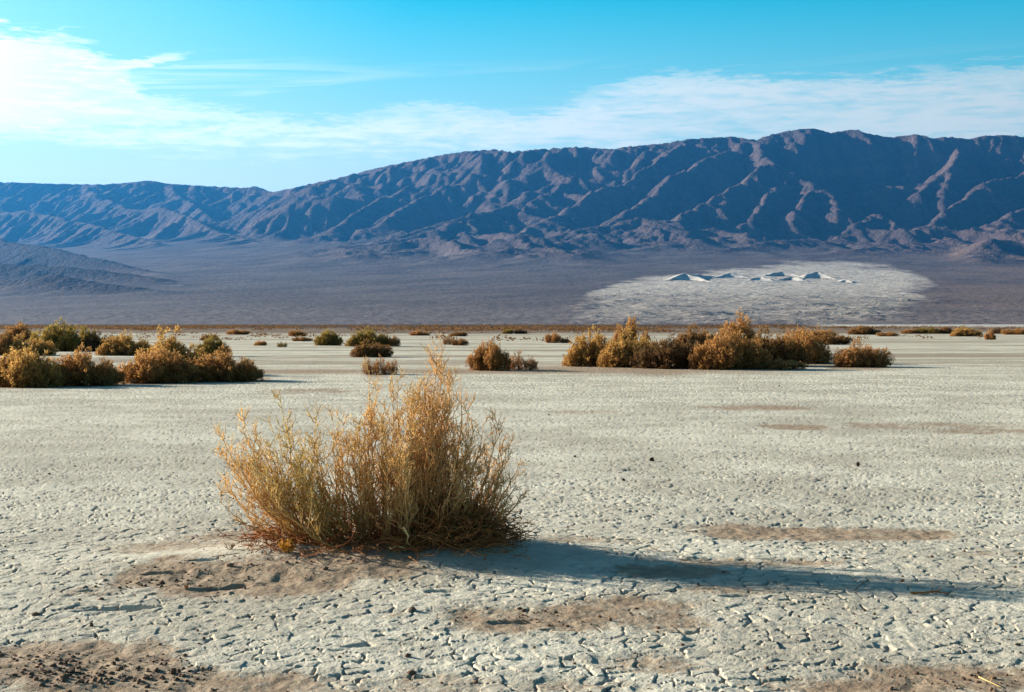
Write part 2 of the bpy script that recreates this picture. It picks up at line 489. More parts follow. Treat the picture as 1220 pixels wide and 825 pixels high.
def add_ribs(z, xs, ys):
    """narrow ribs running off the near flank of every spur and off the crest"""
    g = random.Random(4)
    dx_ = xs[1] - xs[0]
    out = z.copy()
    hmap = np.zeros_like(z)
    for li, (pts, sl) in enumerate([(CREST, 0.5)] + SPURS):
        if li and (sl < 0.5 or min(p[2] for p in pts) < 12.5): continue
        P = [((a - 610) / F * d * 1000, d * 1000) for a, b, d in pts]
        for a, b in zip(P[:-1], P[1:]):
            L = math.hypot(b[0] - a[0], b[1] - a[1])
            tx, ty = (b[0] - a[0]) / L, (b[1] - a[1]) / L
            nx_, ny_ = (-ty, tx) if tx < 0 else (ty, -tx)
            n = max(1, int(L / (230 if li else 330)))
            for q in range(n):
                t = (q + g.random()) / n
                x, y = a[0] + (b[0] - a[0]) * t, a[1] + (b[1] - a[1]) * t
                vx, vy = nx_ * 0.9 + g.uniform(-0.25, 0.25), ny_ * 0.9 - 0.45
                if li == 0: vx, vy = g.uniform(-0.55, 0.25), -1.0
                ln = g.uniform(350, 900) if li else g.uniform(500, 1500)
                A = g.uniform(25, 62) * (1.0 if x / y > -0.05 else 0.6); wd = A * g.uniform(1.25, 1.7)
                m_ = math.hypot(vx, vy); vx /= m_; vy /= m_
                bend = g.uniform(-0.35, 0.35)
                ns = 5
                px_, py_ = x, y
                for s_ in range(ns):
                    ang = bend * (s_ + 1) / ns
                    cx, cy = vx * math.cos(ang) - vy * math.sin(ang), vx * math.sin(ang) + vy * math.cos(ang)
                    qx, qy = px_ + cx * ln / ns, py_ + cy * ln / ns
                    i0 = int((min(px_, qx) - wd - X0) / dx_); i1 = int((max(px_, qx) + wd - X0) / dx_) + 2
                    j0 = int((min(py_, qy) - wd - Y0) / dx_); j1 = int((max(py_, qy) + wd - Y0) / dx_) + 2
                    i0 = max(i0, 0); j0 = max(j0, 0)
                    if i1 > i0 and j1 > j0 and i0 < len(xs) and j0 < len(ys):
                        XX, YY = np.meshgrid(xs[i0:i1], ys[j0:j1])
                        u = np.clip(((XX - px_) * (qx - px_) + (YY - py_) * (qy - py_)) / (ln / ns) ** 2, 0, 1)
                        dd = np.hypot(XX - px_ - u * (qx - px_), YY - py_ - u * (qy - py_))
                        tt = (s_ + u) / ns
                        h = A * np.minimum(1, tt * 5) * (1 - tt) ** 0.6 * np.maximum(0, 1 - dd / wd)
                        hmap[j0:j1, i0:i1] = np.maximum(hmap[j0:j1, i0:i1], h)
                    px_, py_ = qx, qy
    return out + hmap


def build_terrain():
    c = 64.0
    nx, ny = int((X1 - X0) / c) + 1, int((Y1 - Y0) / c) + 1
    xs = np.linspace(X0, X1, nx); ys = np.linspace(Y0, Y1, ny)
    XX, YY = np.meshgrid(xs, ys)
    wx = (fbm(XX / 1500, YY / 1500, 3, 3) - .5) * 260; wy = (fbm(XX / 1500, YY / 1500, 3, 9) - .5) * 260
    rf = ridge_field(XX + wx * 0.4, YY + wy * 0.4)
    fan = fan_h(XX, YY)
    # low rounded foothills along the foot of the range
    foot = ss(YY, 9800, 12800) * (1 - ss(YY, 15500, 17500)) * ss(XX / YY, -0.19, -0.08)
    fpx = 610 + XX / YY * F
    foot *= 1 - ss(fpx, 690, 740) * (1 - ss(fpx, 1120, 1180)) * (1 - ss(YY, 12300, 13300))
    rn = 1 - np.abs(fbm(XX / 800 + 0.35 * YY / 800, YY / 1300, 4, 21) * 2 - 1) * 2.2
    foot *= 210 * np.maximum(0, rn) ** 1.5 * (0.35 + 0.65 * ss(fbm(XX / 2200, YY / 2200, 2, 23), 0.38, 0.62))
    base = fan + foot
    d = rf - base
    kk = 40.0
    z = base + np.where(d > 0, d, 0) + kk * np.exp(-np.abs(d) / kk) * 0.5
    mt = np.maximum(ss(d, -12, 80), 0.75 * ss(foot, 15, 70))
    big = fbm(XX / 1300, YY / 1300, 3, 33) - 0.5
    rg = np.abs(fbm(XX / 520 + YY / 1400, YY / 520, 4, 31) * 2 - 1)
    z = z + mt * ss(d, 0, 600) * (1 - 0.5 * ss(XX / YY, 0.06, 0.14)) * (big * 240 + (0.25 - rg) * 170 + (fbm(XX / 240, YY / 240, 3, 37) - .5) * 60) + (fbm(XX / 380, YY / 700, 3, 5) - .5) * (2 + 16 * ss(YY, 8500, 13000))
    km = 0.003 + 0.997 * mt
    z = erode(z, 45, 0.010 * (0.5 + 1.0 * fbm(XX / 2500, YY / 2500, 2, 39)), c, km, 0.95)
    # finer
    c2 = 24.0
    nx2, ny2 = int((X1 - X0) / c2) + 1, int((Y1 - Y0) / c2) + 1
    z = upsample(z, nx2, ny2); mt2 = upsample(mt, nx2, ny2)
    xs = np.linspace(X0, X1, nx2); ys = np.linspace(Y0, Y1, ny2)
    XX, YY = np.meshgrid(xs, ys)
    rg = np.abs(fbm(XX / 170 + YY / 500, YY / 190, 4, 55) * 2 - 1)
    z = z + (0.25 - rg) * (1.5 + 55 * mt2) * (1 - 0.5 * ss(-XX / YY, -0.05, 0.2)) * (1 - 0.45 * (YY < 11500) * ss(-XX / YY, 0.18, 0.24))
    z = add_ribs(z, xs, ys)
    z = erode(z, 10, 0.030, c2, 0.008 + 0.992 * mt2, 0.95, 8)
    zn = sand_zone(XX, YY, z, mt2)[0]
    hum = np.maximum(0, vnoise(XX / 75, YY / 85, 91) - 0.5) * 2 * (0.5 + vnoise(XX / 300, YY / 300, 93))
    lowband = ss(HY - (z - CAMZ) / YY * F, 345, 362)
    z = z + hum * 11 * zn * (0.3 + 0.7 * lowband) * (1 - mt2)
    # bring the skyline to the photographed one
    U = XX / YY
    ub = np.linspace(-0.5, 0.47, 486)
    bi = np.clip(((U + 0.5) / 0.97 * 485).round().astype(int), 0, 485)
    ang = (z - CAMZ) / YY
    for _ in range(5):
        mxa = np.full(486, -1.0); np.maximum.at(mxa, bi.ravel()[::1], ((z - CAMZ) / YY).ravel())
        tgt = (HY - np.interp(ub * F + 610, [p[0] for p in CREST], [p[1] for p in CREST])) / F
        dl = tgt - mxa
        dl = np.convolve(np.pad(dl, 3, mode='edge'), np.array([1, 2, 3, 4, 3, 2, 1]) / 16, 'valid')
        w = np.clip(((z - CAMZ) / YY) / np.maximum(mxa[bi], 1e-3), 0, 1) ** 3 * mt2
        z = z + dl[bi] * YY * w
    s, rcv, A = flow(z, 9)
    lo = np.log(A)
    return xs, ys, XX, YY, z, mt2, lo, s / c2


xs, ys, TX, TY, TZ, TM, TA, TS = build_terrain()


def terrain_z(x, y):
    i = (x - X0) / (xs[1] - xs[0]); j = (y - Y0) / (ys[1] - ys[0])
    i0 = np.clip(np.floor(i).astype(int), 0, len(xs) - 2); j0 = np.clip(np.floor(j).astype(int), 0, len(ys) - 2)
    fx = i - i0; fy = j - j0
    return ((TZ[j0, i0] * (1 - fx) + TZ[j0, i0 + 1] * fx) * (1 - fy) + (TZ[j0 + 1, i0] * (1 - fx) + TZ[j0 + 1, i0 + 1] * fx) * fy)


def build_hills():
    H, W = TZ.shape
    U = TX / TY
    zone, strength, px, py = sand_zone(TX, TY, TZ, TM)
    front = ss(py, 352, 382) * (1 - TM)          # pale lower apron along the flat
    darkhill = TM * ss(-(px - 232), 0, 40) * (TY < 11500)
    keep = (U > -0.47) & (U < 0.44)
    fk = keep[:-1, :-1] & keep[1:, 1:] & keep[1:, :-1] & keep[:-1, 1:]
    used = np.zeros((H, W), bool)
    used[:-1, :-1] |= fk; used[1:, 1:] |= fk; used[1:, :-1] |= fk; used[:-1, 1:] |= fk
    idx = np.full(H * W, -1); idx[used.ravel()] = np.arange(used.sum())
    idx = idx.reshape(H, W)
    a = idx[:-1, :-1][fk]; b = idx[:-1, 1:][fk]; c = idx[1:, 1:][fk]; d = idx[1:, :-1][fk]
    quads = np.stack([a, b, c, d], 1)
    v = np.stack([TX[used], TY[used], TZ[used]], 1)
    m, k = new_mat('rock and gravel')
    pos = k.n('ShaderNodeNewGeometry').outputs['Position']
    A = lambda n: k.n('ShaderNodeAttribute', attribute_name=n).outputs['Fac']
    mt, wash, zn, fr, dh = A('mountain'), A('wash'), A('pale_sand'), A('apron'), A('dark_hill')
    n1 = k.noise(pos, 0.0011, 5, 0.6)
    n2 = k.noise(pos, 0.006, 5, 0.65)
    n3 = k.noise(pos, 0.03, 3, 0.6)
    rock = k.mix(k.step(n1, 0.38, 0.62), (0.068, 0.048, 0.047), (0.096, 0.067, 0.062))
    rock = k.mix(k.m('MULTIPLY', k.step(n2, 0.5, 0.7), 0.6), rock, (0.15, 0.105, 0.092))
    rock = k.mix(k.m('MULTIPLY', k.step(n3, 0.5, 0.75), 0.35), rock, (0.045, 0.032, 0.03))
    strata = k.noise(k.vm('MULTIPLY', pos, (0.0006, 0.0006, 0.006)), 1.0, 5, 0.65, 0.4)
    rock = k.mix(k.m('MULTIPLY', k.step(strata, 0.54, 0.62), 0.55), rock, (0.125, 0.078, 0.070))
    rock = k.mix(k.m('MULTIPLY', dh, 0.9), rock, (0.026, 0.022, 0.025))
    gravel = k.mix(k.step(n1, 0.40, 0.60), (0.072, 0.051, 0.047), (0.112, 0.082, 0.073))
    gravel = k.mix(k.m('MULTIPLY', k.step(n2, 0.52, 0.68), 0.45), gravel, (0.125, 0.100, 0.093))
    vr = k.n('ShaderNodeVectorRotate', rotation_type='Z_AXIS', ins={'Vector': pos, 'Angle': 0.55})
    wv = k.vm('MULTIPLY', vr.outputs[0], (0.0040, 0.0013, 0.0))
    wn_ = k.noise(wv, 1.0, 6, 0.62, 1.2)
    gravel = k.mix(k.m('MULTIPLY', k.step(wn_, 0.52, 0.60), 0.8), gravel, (0.155, 0.120, 0.102))
    gravel = k.mix(k.m('MULTIPLY', k.m('SUBTRACT', 1.0, k.step(wn_, 0.38, 0.47)), 0.8), gravel, (0.050, 0.036, 0.034))
    sxx = k.n('ShaderNodeSeparateXYZ', ins={0: pos})
    warm = k.m('MULTIPLY', k.step(k.m('DIVIDE', sxx.outputs[0], sxx.outputs[1]), 0.24, 0.34), k.step(n1, 0.35, 0.6))
    gravel = k.mix(k.m('MULTIPLY', warm, 0.85), gravel, (0.19, 0.12, 0.085))
    gravel = k.mix(k.m('MULTIPLY', k.step(wash, 2.2, 4.6), 0.3), gravel, (0.14, 0.115, 0.105))
    gravel = k.mix(k.m('MULTIPLY', k.step(n3, 0.48, 0.7), 0.30), gravel, (0.040, 0.032, 0.03))
    gravel = k.mix(k.m('MULTIPLY', fr, 0.6), gravel, k.mix(k.step(n3, 0.45, 0.6), (0.20, 0.165, 0.155), (0.10, 0.078, 0.072)))
    sand = k.mix(k.step(k.noise(pos, 0.012, 4, 0.7), 0.42, 0.62), (0.60, 0.53, 0.435), (0.44, 0.38, 0.315))
    # scrub dots on the sand flat
    vo = k.n('ShaderNodeTexVoronoi', ins={'Vector': pos, 'Scale': 0.022, 'Randomness': 1.0})
    dots = k.m('MULTIPLY', k.m('SUBTRACT', 1.0, k.step(vo.outputs['Distance'], 0.25, 0.5)), k.lin(fr, 0.0, 0.6, 0.15, 0.75))
    sand = k.mix(dots, sand, (0.13, 0.10, 0.075))
    base = k.mix(mt, gravel, rock)
    zr = k.noise(k.vm('MULTIPLY', pos, (0.014, 0.005, 0.0)), 1.0, 5, 0.7)
    zn = k.m('MULTIPLY', zn, k.step(k.m('ADD', zn, k.m('MULTIPLY', k.m('SUBTRACT', zr, 0.5), 1.5)), 0.10, 0.42))
    base = k.mix(zn, base, sand)
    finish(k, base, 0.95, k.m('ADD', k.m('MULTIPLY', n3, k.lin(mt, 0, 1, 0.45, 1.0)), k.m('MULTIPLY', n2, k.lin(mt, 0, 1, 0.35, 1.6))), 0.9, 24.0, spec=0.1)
    me = mesh_np('hills', v, quads, mats=[m])
    attr(me, 'mountain', TM[used]); attr(me, 'wash', TA[used]); attr(me, 'pale_sand', strength[used])
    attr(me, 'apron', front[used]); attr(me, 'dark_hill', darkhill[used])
    tag(link('hills', me), kind='structure')
    print('hills quads', len(quads))


build_hills()


def build_dunes():
    x0, x1 = (735 - 610) / F * 10400, (1035 - 610) / F * 10400
    cols = np.arange(x0, x1, 7.0); rows = np.arange(7300, 10400, 12.0)
    XX, YY = np.meshgrid(cols, rows)
    base = terrain_z(XX, YY)
    def on_fan(px, py):
        d = np.arange(6500.0, 12500.0, 20.0)
        row = HY - (terrain_z((px - 610) / F * d, d) - CAMZ) / d * F
        return float(d[np.argmax(row < py)])
    # crest lines: (photo px, photo row of the foot, height m) west end, summit, east end
    D = [[(776, 336, 2), (798, 334.5, 18), (817, 333, 46), (829, 334.5, 28), (850, 337, 3)],
         [(817, 333, 46), (836, 332, 22), (862, 331.5, 4)],
         [(848, 332.5, 3), (860, 331.5, 20), (870, 330.5, 42), (884, 331.5, 26), (900, 333, 3)],
         [(870, 330.5, 42), (880, 329.5, 20), (896, 329.5, 4)],
         [(893, 335, 3), (901, 334, 26), (909, 333.5, 38), (917, 334.5, 20), (926, 336, 3)],
         [(910, 330, 3), (920, 329, 24), (930, 328.5, 34), (944, 329, 20), (956, 330, 3)],
         [(926, 335, 3), (936, 334, 24), (945, 333.5, 36), (953, 334.5, 22), (964, 336, 3)],
         [(956, 332.5, 3), (965, 331.5, 28), (973, 331, 44), (984, 332, 24), (998, 333.5, 3)],
         [(996, 337, 2), (1003, 336.5, 15), (1007, 336, 24), (1018, 337.5, 3)],
         [(748, 338, 2), (765, 337, 10), (782, 337, 12), (796, 338, 2)],
         [(880, 338, 1), (893, 337.5, 8), (905, 338, 1)], [(838, 340, 1), (850, 339, 8), (866, 340, 1)]]
    D = [[(a, on_fan(a, b), t * q) for a, b, t in line] for line, q in zip(D, (1.0, 1.0, .78, .78, .6, .95, .75, 1.05, .8, 1, 1, 1))]
    print('dune depths', min(d for l in D for _, d, _ in l), max(d for l in D for _, d, _ in l))
    wob = (fbm(XX / 120, YY / 120, 3, 15) - .5) * 50
    h = np.full_like(XX, -200.0)
    for line in D:
        P = [((a - 610) / F * d, d, t) for a, d, t in line]
        for a, b in zip(P[:-1], P[1:]):
            dx, dy = b[0] - a[0], b[1] - a[1]
            xw = XX + wob; yw = YY + wob
            t = np.clip(((xw - a[0]) * dx + (yw - a[1]) * dy) / (dx * dx + dy * dy), 0, 1)
            ex = xw - a[0] - t * dx; ey = yw - a[1] - t * dy
            dd = np.hypot(ex, ey)
            side = np.where(ex - 0.6 * ey > 0, 0.62, 0.40)
            h = np.maximum(h, a[2] + t * (b[2] - a[2]) - dd * side)

    near = ss(h, -45, -5)
    h = np.maximum(h, 0) * 0.78 + near * np.maximum(0, fbm(XX / 90, YY / 160, 3, 18) - .45) * 10
    ed = ss(XX, x0, x0 + 150) * (1 - ss(XX, x1 - 150, x1)) * ss(YY, 7300, 7500) * (1 - ss(YY, 10100, 10380))
    Z = base + h * ed - 1.2 + 1.6 * ed
    H, W = XX.shape
    idx = np.arange(H * W).reshape(H, W)
    q = np.stack([idx[:-1, :-1], idx[:-1, 1:], idx[1:, 1:], idx[1:, :-1]], -1).reshape(-1, 4)
    keep = (Z > base + 0.5).ravel()[q].all(1) & ((h.ravel()[q]).max(1) > 0.8)
    m, k = new_mat('dune sand')
    pos = k.n('ShaderNodeNewGeometry').outputs['Position']
    c = k.mix(k.step(k.noise(pos, 0.01, 4, 0.6), 0.4, 0.6), (0.54, 0.49, 0.43), (0.46, 0.42, 0.365))
    finish(k, c, 0.95, k.noise(pos, 0.05, 3, 0.6), 0.3, 2.0, spec=0.1)
    me = mesh_np('sand_dunes', np.stack([XX.ravel(), YY.ravel(), Z.ravel()], 1), q[keep], mats=[m])
    tag(link('sand_dunes', me), kind='structure')


build_dunes()


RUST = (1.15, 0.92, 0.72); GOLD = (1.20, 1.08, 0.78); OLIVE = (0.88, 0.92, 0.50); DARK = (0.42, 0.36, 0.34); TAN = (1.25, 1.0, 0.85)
GREY = (1.0, 0.95, 0.95); UMBER = (0.75, 0.60, 0.48)
# px centre, py base, width px, height px, kind, colour, category, label
SHRUBS = [
    (26, 462, 88, 43, 'mound', GOLD, 'large golden-brown shrub cut by the left edge of the photo, front row'),
    (100, 460, 76, 39, 'mound', RUST, 'rounded reddish-brown shrub, second from the left edge in the front row'),
    (148, 452, 26, 17, 'twiggy', GREY, 'small bare grey twiggy shrub in the gap between the front-row shrubs at left'),
    (190, 457, 80, 36, 'mound', RUST, 'dense brown shrub in front of the big olive one, left cluster'),
    (268, 455, 74, 34, 'mound', RUST, 'rust-brown shrub that ends the left cluster on its right side'),
    (204, 447, 78, 52, 'tall', GOLD, 'tallest golden olive shrub rising in the middle of the left cluster'),
    (253, 425, 34, 22, 'mound', OLIVE, 'small round olive shrub behind the right end of the left cluster'),
    (151, 424, 56, 24, 'mound', GOLD, 'amber shrub behind the gap in the left front row'),
    (126, 419, 50, 20, 'mound', DARK, 'dark shrub just left of the amber one in the back left row'),
    (99, 418, 36, 27, 'tall', OLIVE, 'narrow olive shrub between the green hump and the dark shrub, back left'),
    (69, 419, 58, 32, 'mound', OLIVE, 'bright olive-green humped shrub in the back row at left'),
    (35, 424, 54, 21, 'mound', GOLD, 'low golden shrub in front of the orange-topped one at far left'),
    (3, 424, 36, 24, 'mound', UMBER, 'dark brown shrub at the left edge behind the front row'),
    (18, 408, 50, 21, 'tall', RUST, 'orange-topped shrub farthest back at the left edge'),
    (249, 406, 20, 8, 'low', UMBER, 'tiny brown shrub far behind the left cluster'),
    (391, 412, 28, 17, 'mound', OLIVE, 'round dark olive shrub standing alone left of centre'),
    (440, 413, 46, 19, 'mound', OLIVE, 'wide olive shrub at the back of the stack left of centre'),
    (443, 426, 42, 18, 'mound', UMBER, 'umber shrub in the middle of the stack left of centre'),
    (452, 447, 38, 22, 'twiggy', TAN, 'pale open twiggy shrub nearest in the stack left of centre'),
    (469, 413, 14, 12, 'low', RUST, 'small rust shrub touching the right side of the wide olive one'),
    (354, 401, 18, 8, 'low', RUST, 'flat rust clump far out left of the round olive shrub'),
    (336, 414, 11, 7, 'twiggy', OLIVE, 'tiny grey-green tuft on the pale flat left of the round olive shrub'),
    (360, 407, 22, 5, 'low', UMBER, 'thin low brown clump behind the tiny grey-green tuft'),
    (310, 412, 14, 6, 'low', TAN, 'faint tan tuft on the flat right of the left cluster'),
    (534, 411, 12, 12, 'twiggy', RUST, 'small upright rust shrub beyond the tip of the big bush'),
    (548, 412, 18, 8, 'low', UMBER, 'low dark shrub right beside the small upright rust one'),
    (546, 401, 19, 6, 'low', UMBER, 'flat dark clump far out beyond the small upright rust shrub'),
    (583, 442, 44, 33, 'mound', RUST, 'reddish bushy shrub, the larger of the pair right of the big bush'),
    (621, 441, 36, 22, 'twiggy', TAN, 'lower tan twiggy shrub, right one of the pair beyond the big bush'),
    (605, 398, 12, 6, 'low', OLIVE, 'tiny olive clump on the horizon, left of the dark one'),
    (620, 398, 14, 6, 'low', DARK, 'tiny dark clump on the horizon above the reddish pair'),
    (659, 409, 17, 12, 'low', RUST, 'rust shrub on the flat left of the large right cluster'),
    (674, 409, 12, 6, 'low', UMBER, 'low brown tuft close beside the rust shrub left of the right cluster'),
    (691, 409, 9, 10, 'twiggy', RUST, 'small rust tuft just left of the large right cluster'),
    (710, 437, 68, 38, 'mound', GOLD, 'golden shrub at the left end of the large right cluster'),
    (756, 438, 76, 38, 'mound', GOLD, 'yellow-brown shrub second from the left in the large right cluster'),
    (752, 430, 42, 47, 'tall', RUST, 'tall orange-tipped shrub sticking up behind the golden ones, right cluster'),
    (802, 440, 84, 34, 'low', DARK, 'wide dark purplish-brown shrub in the middle of the right cluster'),
    (832, 418, 56, 26, 'mound', UMBER, 'brown shrub behind the right shoulder of the dark purplish one'),
    (868, 441, 84, 42, 'mound', RUST, 'big red-brown shrub in front of the tallest peak, right cluster'),
    (876, 432, 66, 52, 'tall', RUST, 'tallest rust-coloured shrub with pointed top in the right cluster'),
    (918, 437, 78, 40, 'mound', UMBER, 'brown shrub right of the tallest one, right cluster'),
    (952, 434, 60, 38, 'mound', RUST, 'rust shrub at the right shoulder of the big right cluster'),
    (925, 441, 66, 11, 'low', TAN, 'low pale twiggy fringe at the foot of the right cluster'),
    (1026, 438, 60, 28, 'mound', TAN, 'separate tan shrub right of the large cluster with a dark side'),
    (995, 433, 26, 18, 'twiggy', TAN, 'small tan shrub tucked against the left of the separate tan one'),
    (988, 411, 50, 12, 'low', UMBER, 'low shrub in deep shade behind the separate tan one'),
    (970, 406, 46, 14, 'low', RUST, 'long rust shrub behind the right end of the large cluster'),
    (1029, 399, 34, 10, 'mound', UMBER, 'humped dark brown shrub on the right horizon line'),
    (1058, 401, 22, 5, 'low', RUST, 'thin rust clump right of the humped dark one on the horizon'),
    (1104, 398, 26, 8, 'mound', OLIVE, 'olive shrub first of the row on the right horizon'),
    (1127, 398, 18, 8, 'mound', UMBER, 'brown round shrub second of the row on the right horizon'),
    (1150, 401, 34, 10, 'mound', GOLD, 'golden wide shrub in the middle of the right horizon row'),
    (1180, 405, 11, 13, 'tall', RUST, 'small upright orange shrub near the right edge, standing forward of its row'),
    (1190, 398, 14, 7, 'low', DARK, 'dark little shrub behind the small upright orange one'),
    (1210, 399, 26, 7, 'low', RUST, 'rust shrub cut by the right edge of the photo'),
    (1083, 398, 16, 6, 'low', RUST, 'tiny rust clump left of the olive shrub on the right horizon'),
    (500, 400, 22, 6, 'low', TAN, 'low tan clump far beyond the tip of the big bush'),
    (283, 399, 24, 6, 'low', RUST, 'low rust clump far beyond the right end of the left cluster'),
]

# ------------------------------------------------------------------ ground: cracked playa
# sandy brown patches: px, py, half width px, half height px, strength
PATCH = [(250, 692, 150, 20, 1.0), (420, 676, 110, 12, .8), (500, 688, 90, 10, .55), (640, 738, 175, 17, 1.0), (760, 722, 90, 10, .7), (790, 683, 75, 8, .9),
         (880, 672, 120, 6, .7), (60, 800, 190, 30, 1.15), (230, 812, 120, 16, .9), (1150, 806, 110, 17, .9), (1000, 817, 90, 12, .75), (960, 636, 160, 7, .85),
         (860, 630, 60, 4, .6), (1010, 641, 80, 5, .9), (905, 486, 75, 3.5, .6), (700, 492, 40, 3, .4), (950, 509, 50, 3.0, .75), (1120, 507, 120, 4.0, .55), (1180, 513, 70, 4, .6),
         (380, 465, 70, 3, .55), (700, 645, 60, 7, .55), (330, 640, 90, 10, .7), (760, 790, 70, 12, .5), (500, 815, 120, 12, .35),
         (700, 815, 80, 10, .55), (1190, 660, 60, 5, .4), (230, 655, 90, 9, .5), (120, 705, 60, 9, .6), (60, 742, 40, 6, .2), (870, 705, 90, 6, .6)]


def sand_mask(x, y):
    m = np.zeros_like(x)
    n = (fbm(x * 2.2, y * 1.1, 5, 91, 0.6) - 0.5) * 1.5
    for px, py, rx, ry, st in PATCH:
        cx, cy, _ = world_at(px, py)
        wx = rx / F * cy
        wy = 0.5 * (CAMZ * F / (py - ry - HY) - CAMZ * F / (py + ry - HY))
        sel = (np.abs(x - cx) < 2.2 * wx) & (np.abs(y - cy) < 2.2 * wy)
        if not sel.any(): continue
        q = ((x[sel] - cx) / wx) ** 2 + ((y[sel] - cy) / wy) ** 2 + n[sel] * 2.2
        m[sel] = np.maximum(m[sel], st * (1 - ss(q, -0.5, 2.1)))
    band = np.exp(-((y - (46.0 + 0.25 * (x + 6)) + (fbm(x / 5, y / 9, 3, 14) - .5) * 10) / 2.6) ** 2) * ss(x, -22, -6) * (1 - ss(x, 5, 12)) * 0.8
    m = np.maximum(m, band)
    for px, py, w, h, kind, c, lab in SHRUBS:
        if py < 434: continue
        cx, cy, _ = world_at(px, py)
        rx = w / F * cy * 0.62
        q = ((x - cx) / rx) ** 2 + ((y - cy - 0.6) / max(1.2, rx * 0.8)) ** 2 + n
        m = np.maximum(m, 0.8 * (1 - ss(q, 0.4, 1.8)))
    return m


# hollows in the crust: px, py, half width m, half depth m, depth m, slope (turn of its long axis)
HOLLOW = [(142, 727, .23, .075, .045, .25), (200, 688, .16, .06, .035, .1), (245, 678, .12, .05, .035, .0), (262, 702, .22, .06, .022, .35), (527, 708, .12, .05, .03, .0),
          (1190, 593, .20, .07, .03, .0), (980, 574, .16, .08, .02, .0), (10, 797, .16, .07, .03, .0), (610, 742, .13, .05, .02, .1),
          (108, 705, .09, .04, .02, .3), (880, 712, .12, .05, .02, .0), (430, 770, .10, .05, .022, .3), (760, 562, .2, .1, .015, 0), (820, 753, .1, .04, .02, .2)]


def base_ground(x, y, sand):
    z = (fbm(x / 5, y / 5, 3, 61) - .5) * 0.05 * (1 - ss(y, 25, 60))
    # sandy mound caught under the big bush, with a tail to the left
    z = z + 0.085 * np.exp(-(((x + 0.85) / 1.25) ** 2 + ((y - 9.75) / 0.75) ** 2) ** 1.3)
    z = z + 0.035 * np.exp(-(((x + 2.2) / 0.9) ** 2 + ((y - 9.35) / 0.5) ** 2))
    z = z - 0.012 * np.clip(sand, 0, 1) + 0.03 * np.exp(-(((x + 2.6) / 1.0) ** 2 + ((y - 6.4) / 0.45) ** 2))
    z = z + np.clip(sand, 0, 1) * ((fbm(x * 14, y * 9, 3, 66) - .5) * 0.022 + (fbm(x * 4, y * 3.2, 2, 67) - .5) * 0.03) * (1 - ss(y, 16, 30))
    for px, py, hw, hd, dp, tl in HOLLOW:
        cx, cy, _ = world_at(px, py)
        yy = y - cy - (x - cx) * tl
        q = ((x - cx) / hw) ** 2 + (yy / hd) ** 2 + (fbm(x * 9, y * 9, 2, 68) - .5) * 1.0
        z = z - dp * (1 - ss(q, 0.25, 1.1))
    return z


def plates(x, y, size):
    """crust polygons: nearest and second nearest centre on a jittered grid"""
    wx = x + (fbm(x * 9, y * 9, 2, 71) - .5) * 0.05 + (fbm(x * 2.2, y * 2.2, 2, 75) - .5) * 0.14
    wy = y + (fbm(x * 9, y * 9, 2, 73) - .5) * 0.05 + (fbm(x * 2.2, y * 2.2, 2, 77) - .5) * 0.14
    gx = wx / size; gy = wy / size
    ix = np.floor(gx); iy = np.floor(gy)
    f1 = np.full(x.shape, 9.0); f2 = np.full(x.shape, 9.0)
    cxs = np.zeros(x.shape); cys = np.zeros(x.shape); cid = np.zeros(x.shape, np.int64)
    ox = np.zeros(x.shape); oy = np.zeros(x.shape)
    for j in (-1, 0, 1):
        for i in (-1, 0, 1):
            a = ix + i; b = iy + j
            px = a + 0.5 + (hash2(a, b, 1) - .5) * 0.92; py = b + 0.5 + (hash2(a, b, 2) - .5) * 0.92
            d = np.hypot(gx - px, gy - py)
            n = d < f1
            f2 = np.where(n, f1, np.minimum(f2, d))
            f1 = np.where(n, d, f1)
            ox = np.where(n, gx - px, ox); oy = np.where(n, gy - py, oy)
            cid = np.where(n, (a.astype(np.int64) + 5000) * 100003 + b.astype(np.int64) + 5000, cid)
    return (f2 - f1) * size, ox * size, oy * size, cid


def near_ground(x, y):
    sand = sand_mask(x, y)
    z = base_ground(x, y, sand)
    crust = 1 - ss(sand, 0.25, 0.6)
    crust *= 1 - 0.85 * np.exp(-(((x + 1.0) / 1.7) ** 2 + ((y - 9.7) / 0.8) ** 2) ** 2)
    e, ox, oy, cid = plates(x, y, 0.112)
    h1 = hash2(cid // 100003, cid % 100003, 5); h2 = hash2(cid // 100003, cid % 100003, 6); h3 = hash2(cid // 100003, cid % 100003, 7)
    open_ = 0.30 + 0.9 * fbm(x * 3.1, y * 3.1, 3, 81)
    wn = ss(fbm(x * 7, y * 7, 2, 82), 0.49, 0.66)
    w = (0.0015 + 0.013 * open_ * wn)
    prof = ss(e, w * 0.35, w * 1.2 + 0.004)
    dep = 0.003 + 0.011 * wn
    amp = 0.55 + 0.9 * fbm(x / 1.7, y / 1.7, 3, 83)
    pl = (h1 - 0.5) * 0.008 + (h2 - .5) * 0.09 * ox + (h3 - .5) * 0.09 * oy + 0.004 * wn * np.exp(-e / 0.022)
    fine = (fbm(x * 14, y * 14, 3, 84) - .5) * 0.012
    cr = (-dep * (1 - prof) + pl * prof * amp + fine)
    z = z + 0.85 * crust * cr * (1 - 0.45 * ss(y, 9, 18)) * (1 - ss(y, 26, 40))
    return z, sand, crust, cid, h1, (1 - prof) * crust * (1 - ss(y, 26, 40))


def ground_z(x, y):
    x = np.atleast_1d(np.asarray(x, float)); y = np.atleast_1d(np.asarray(y, float))
    return base_ground(x, y, sand_mask(x, y))


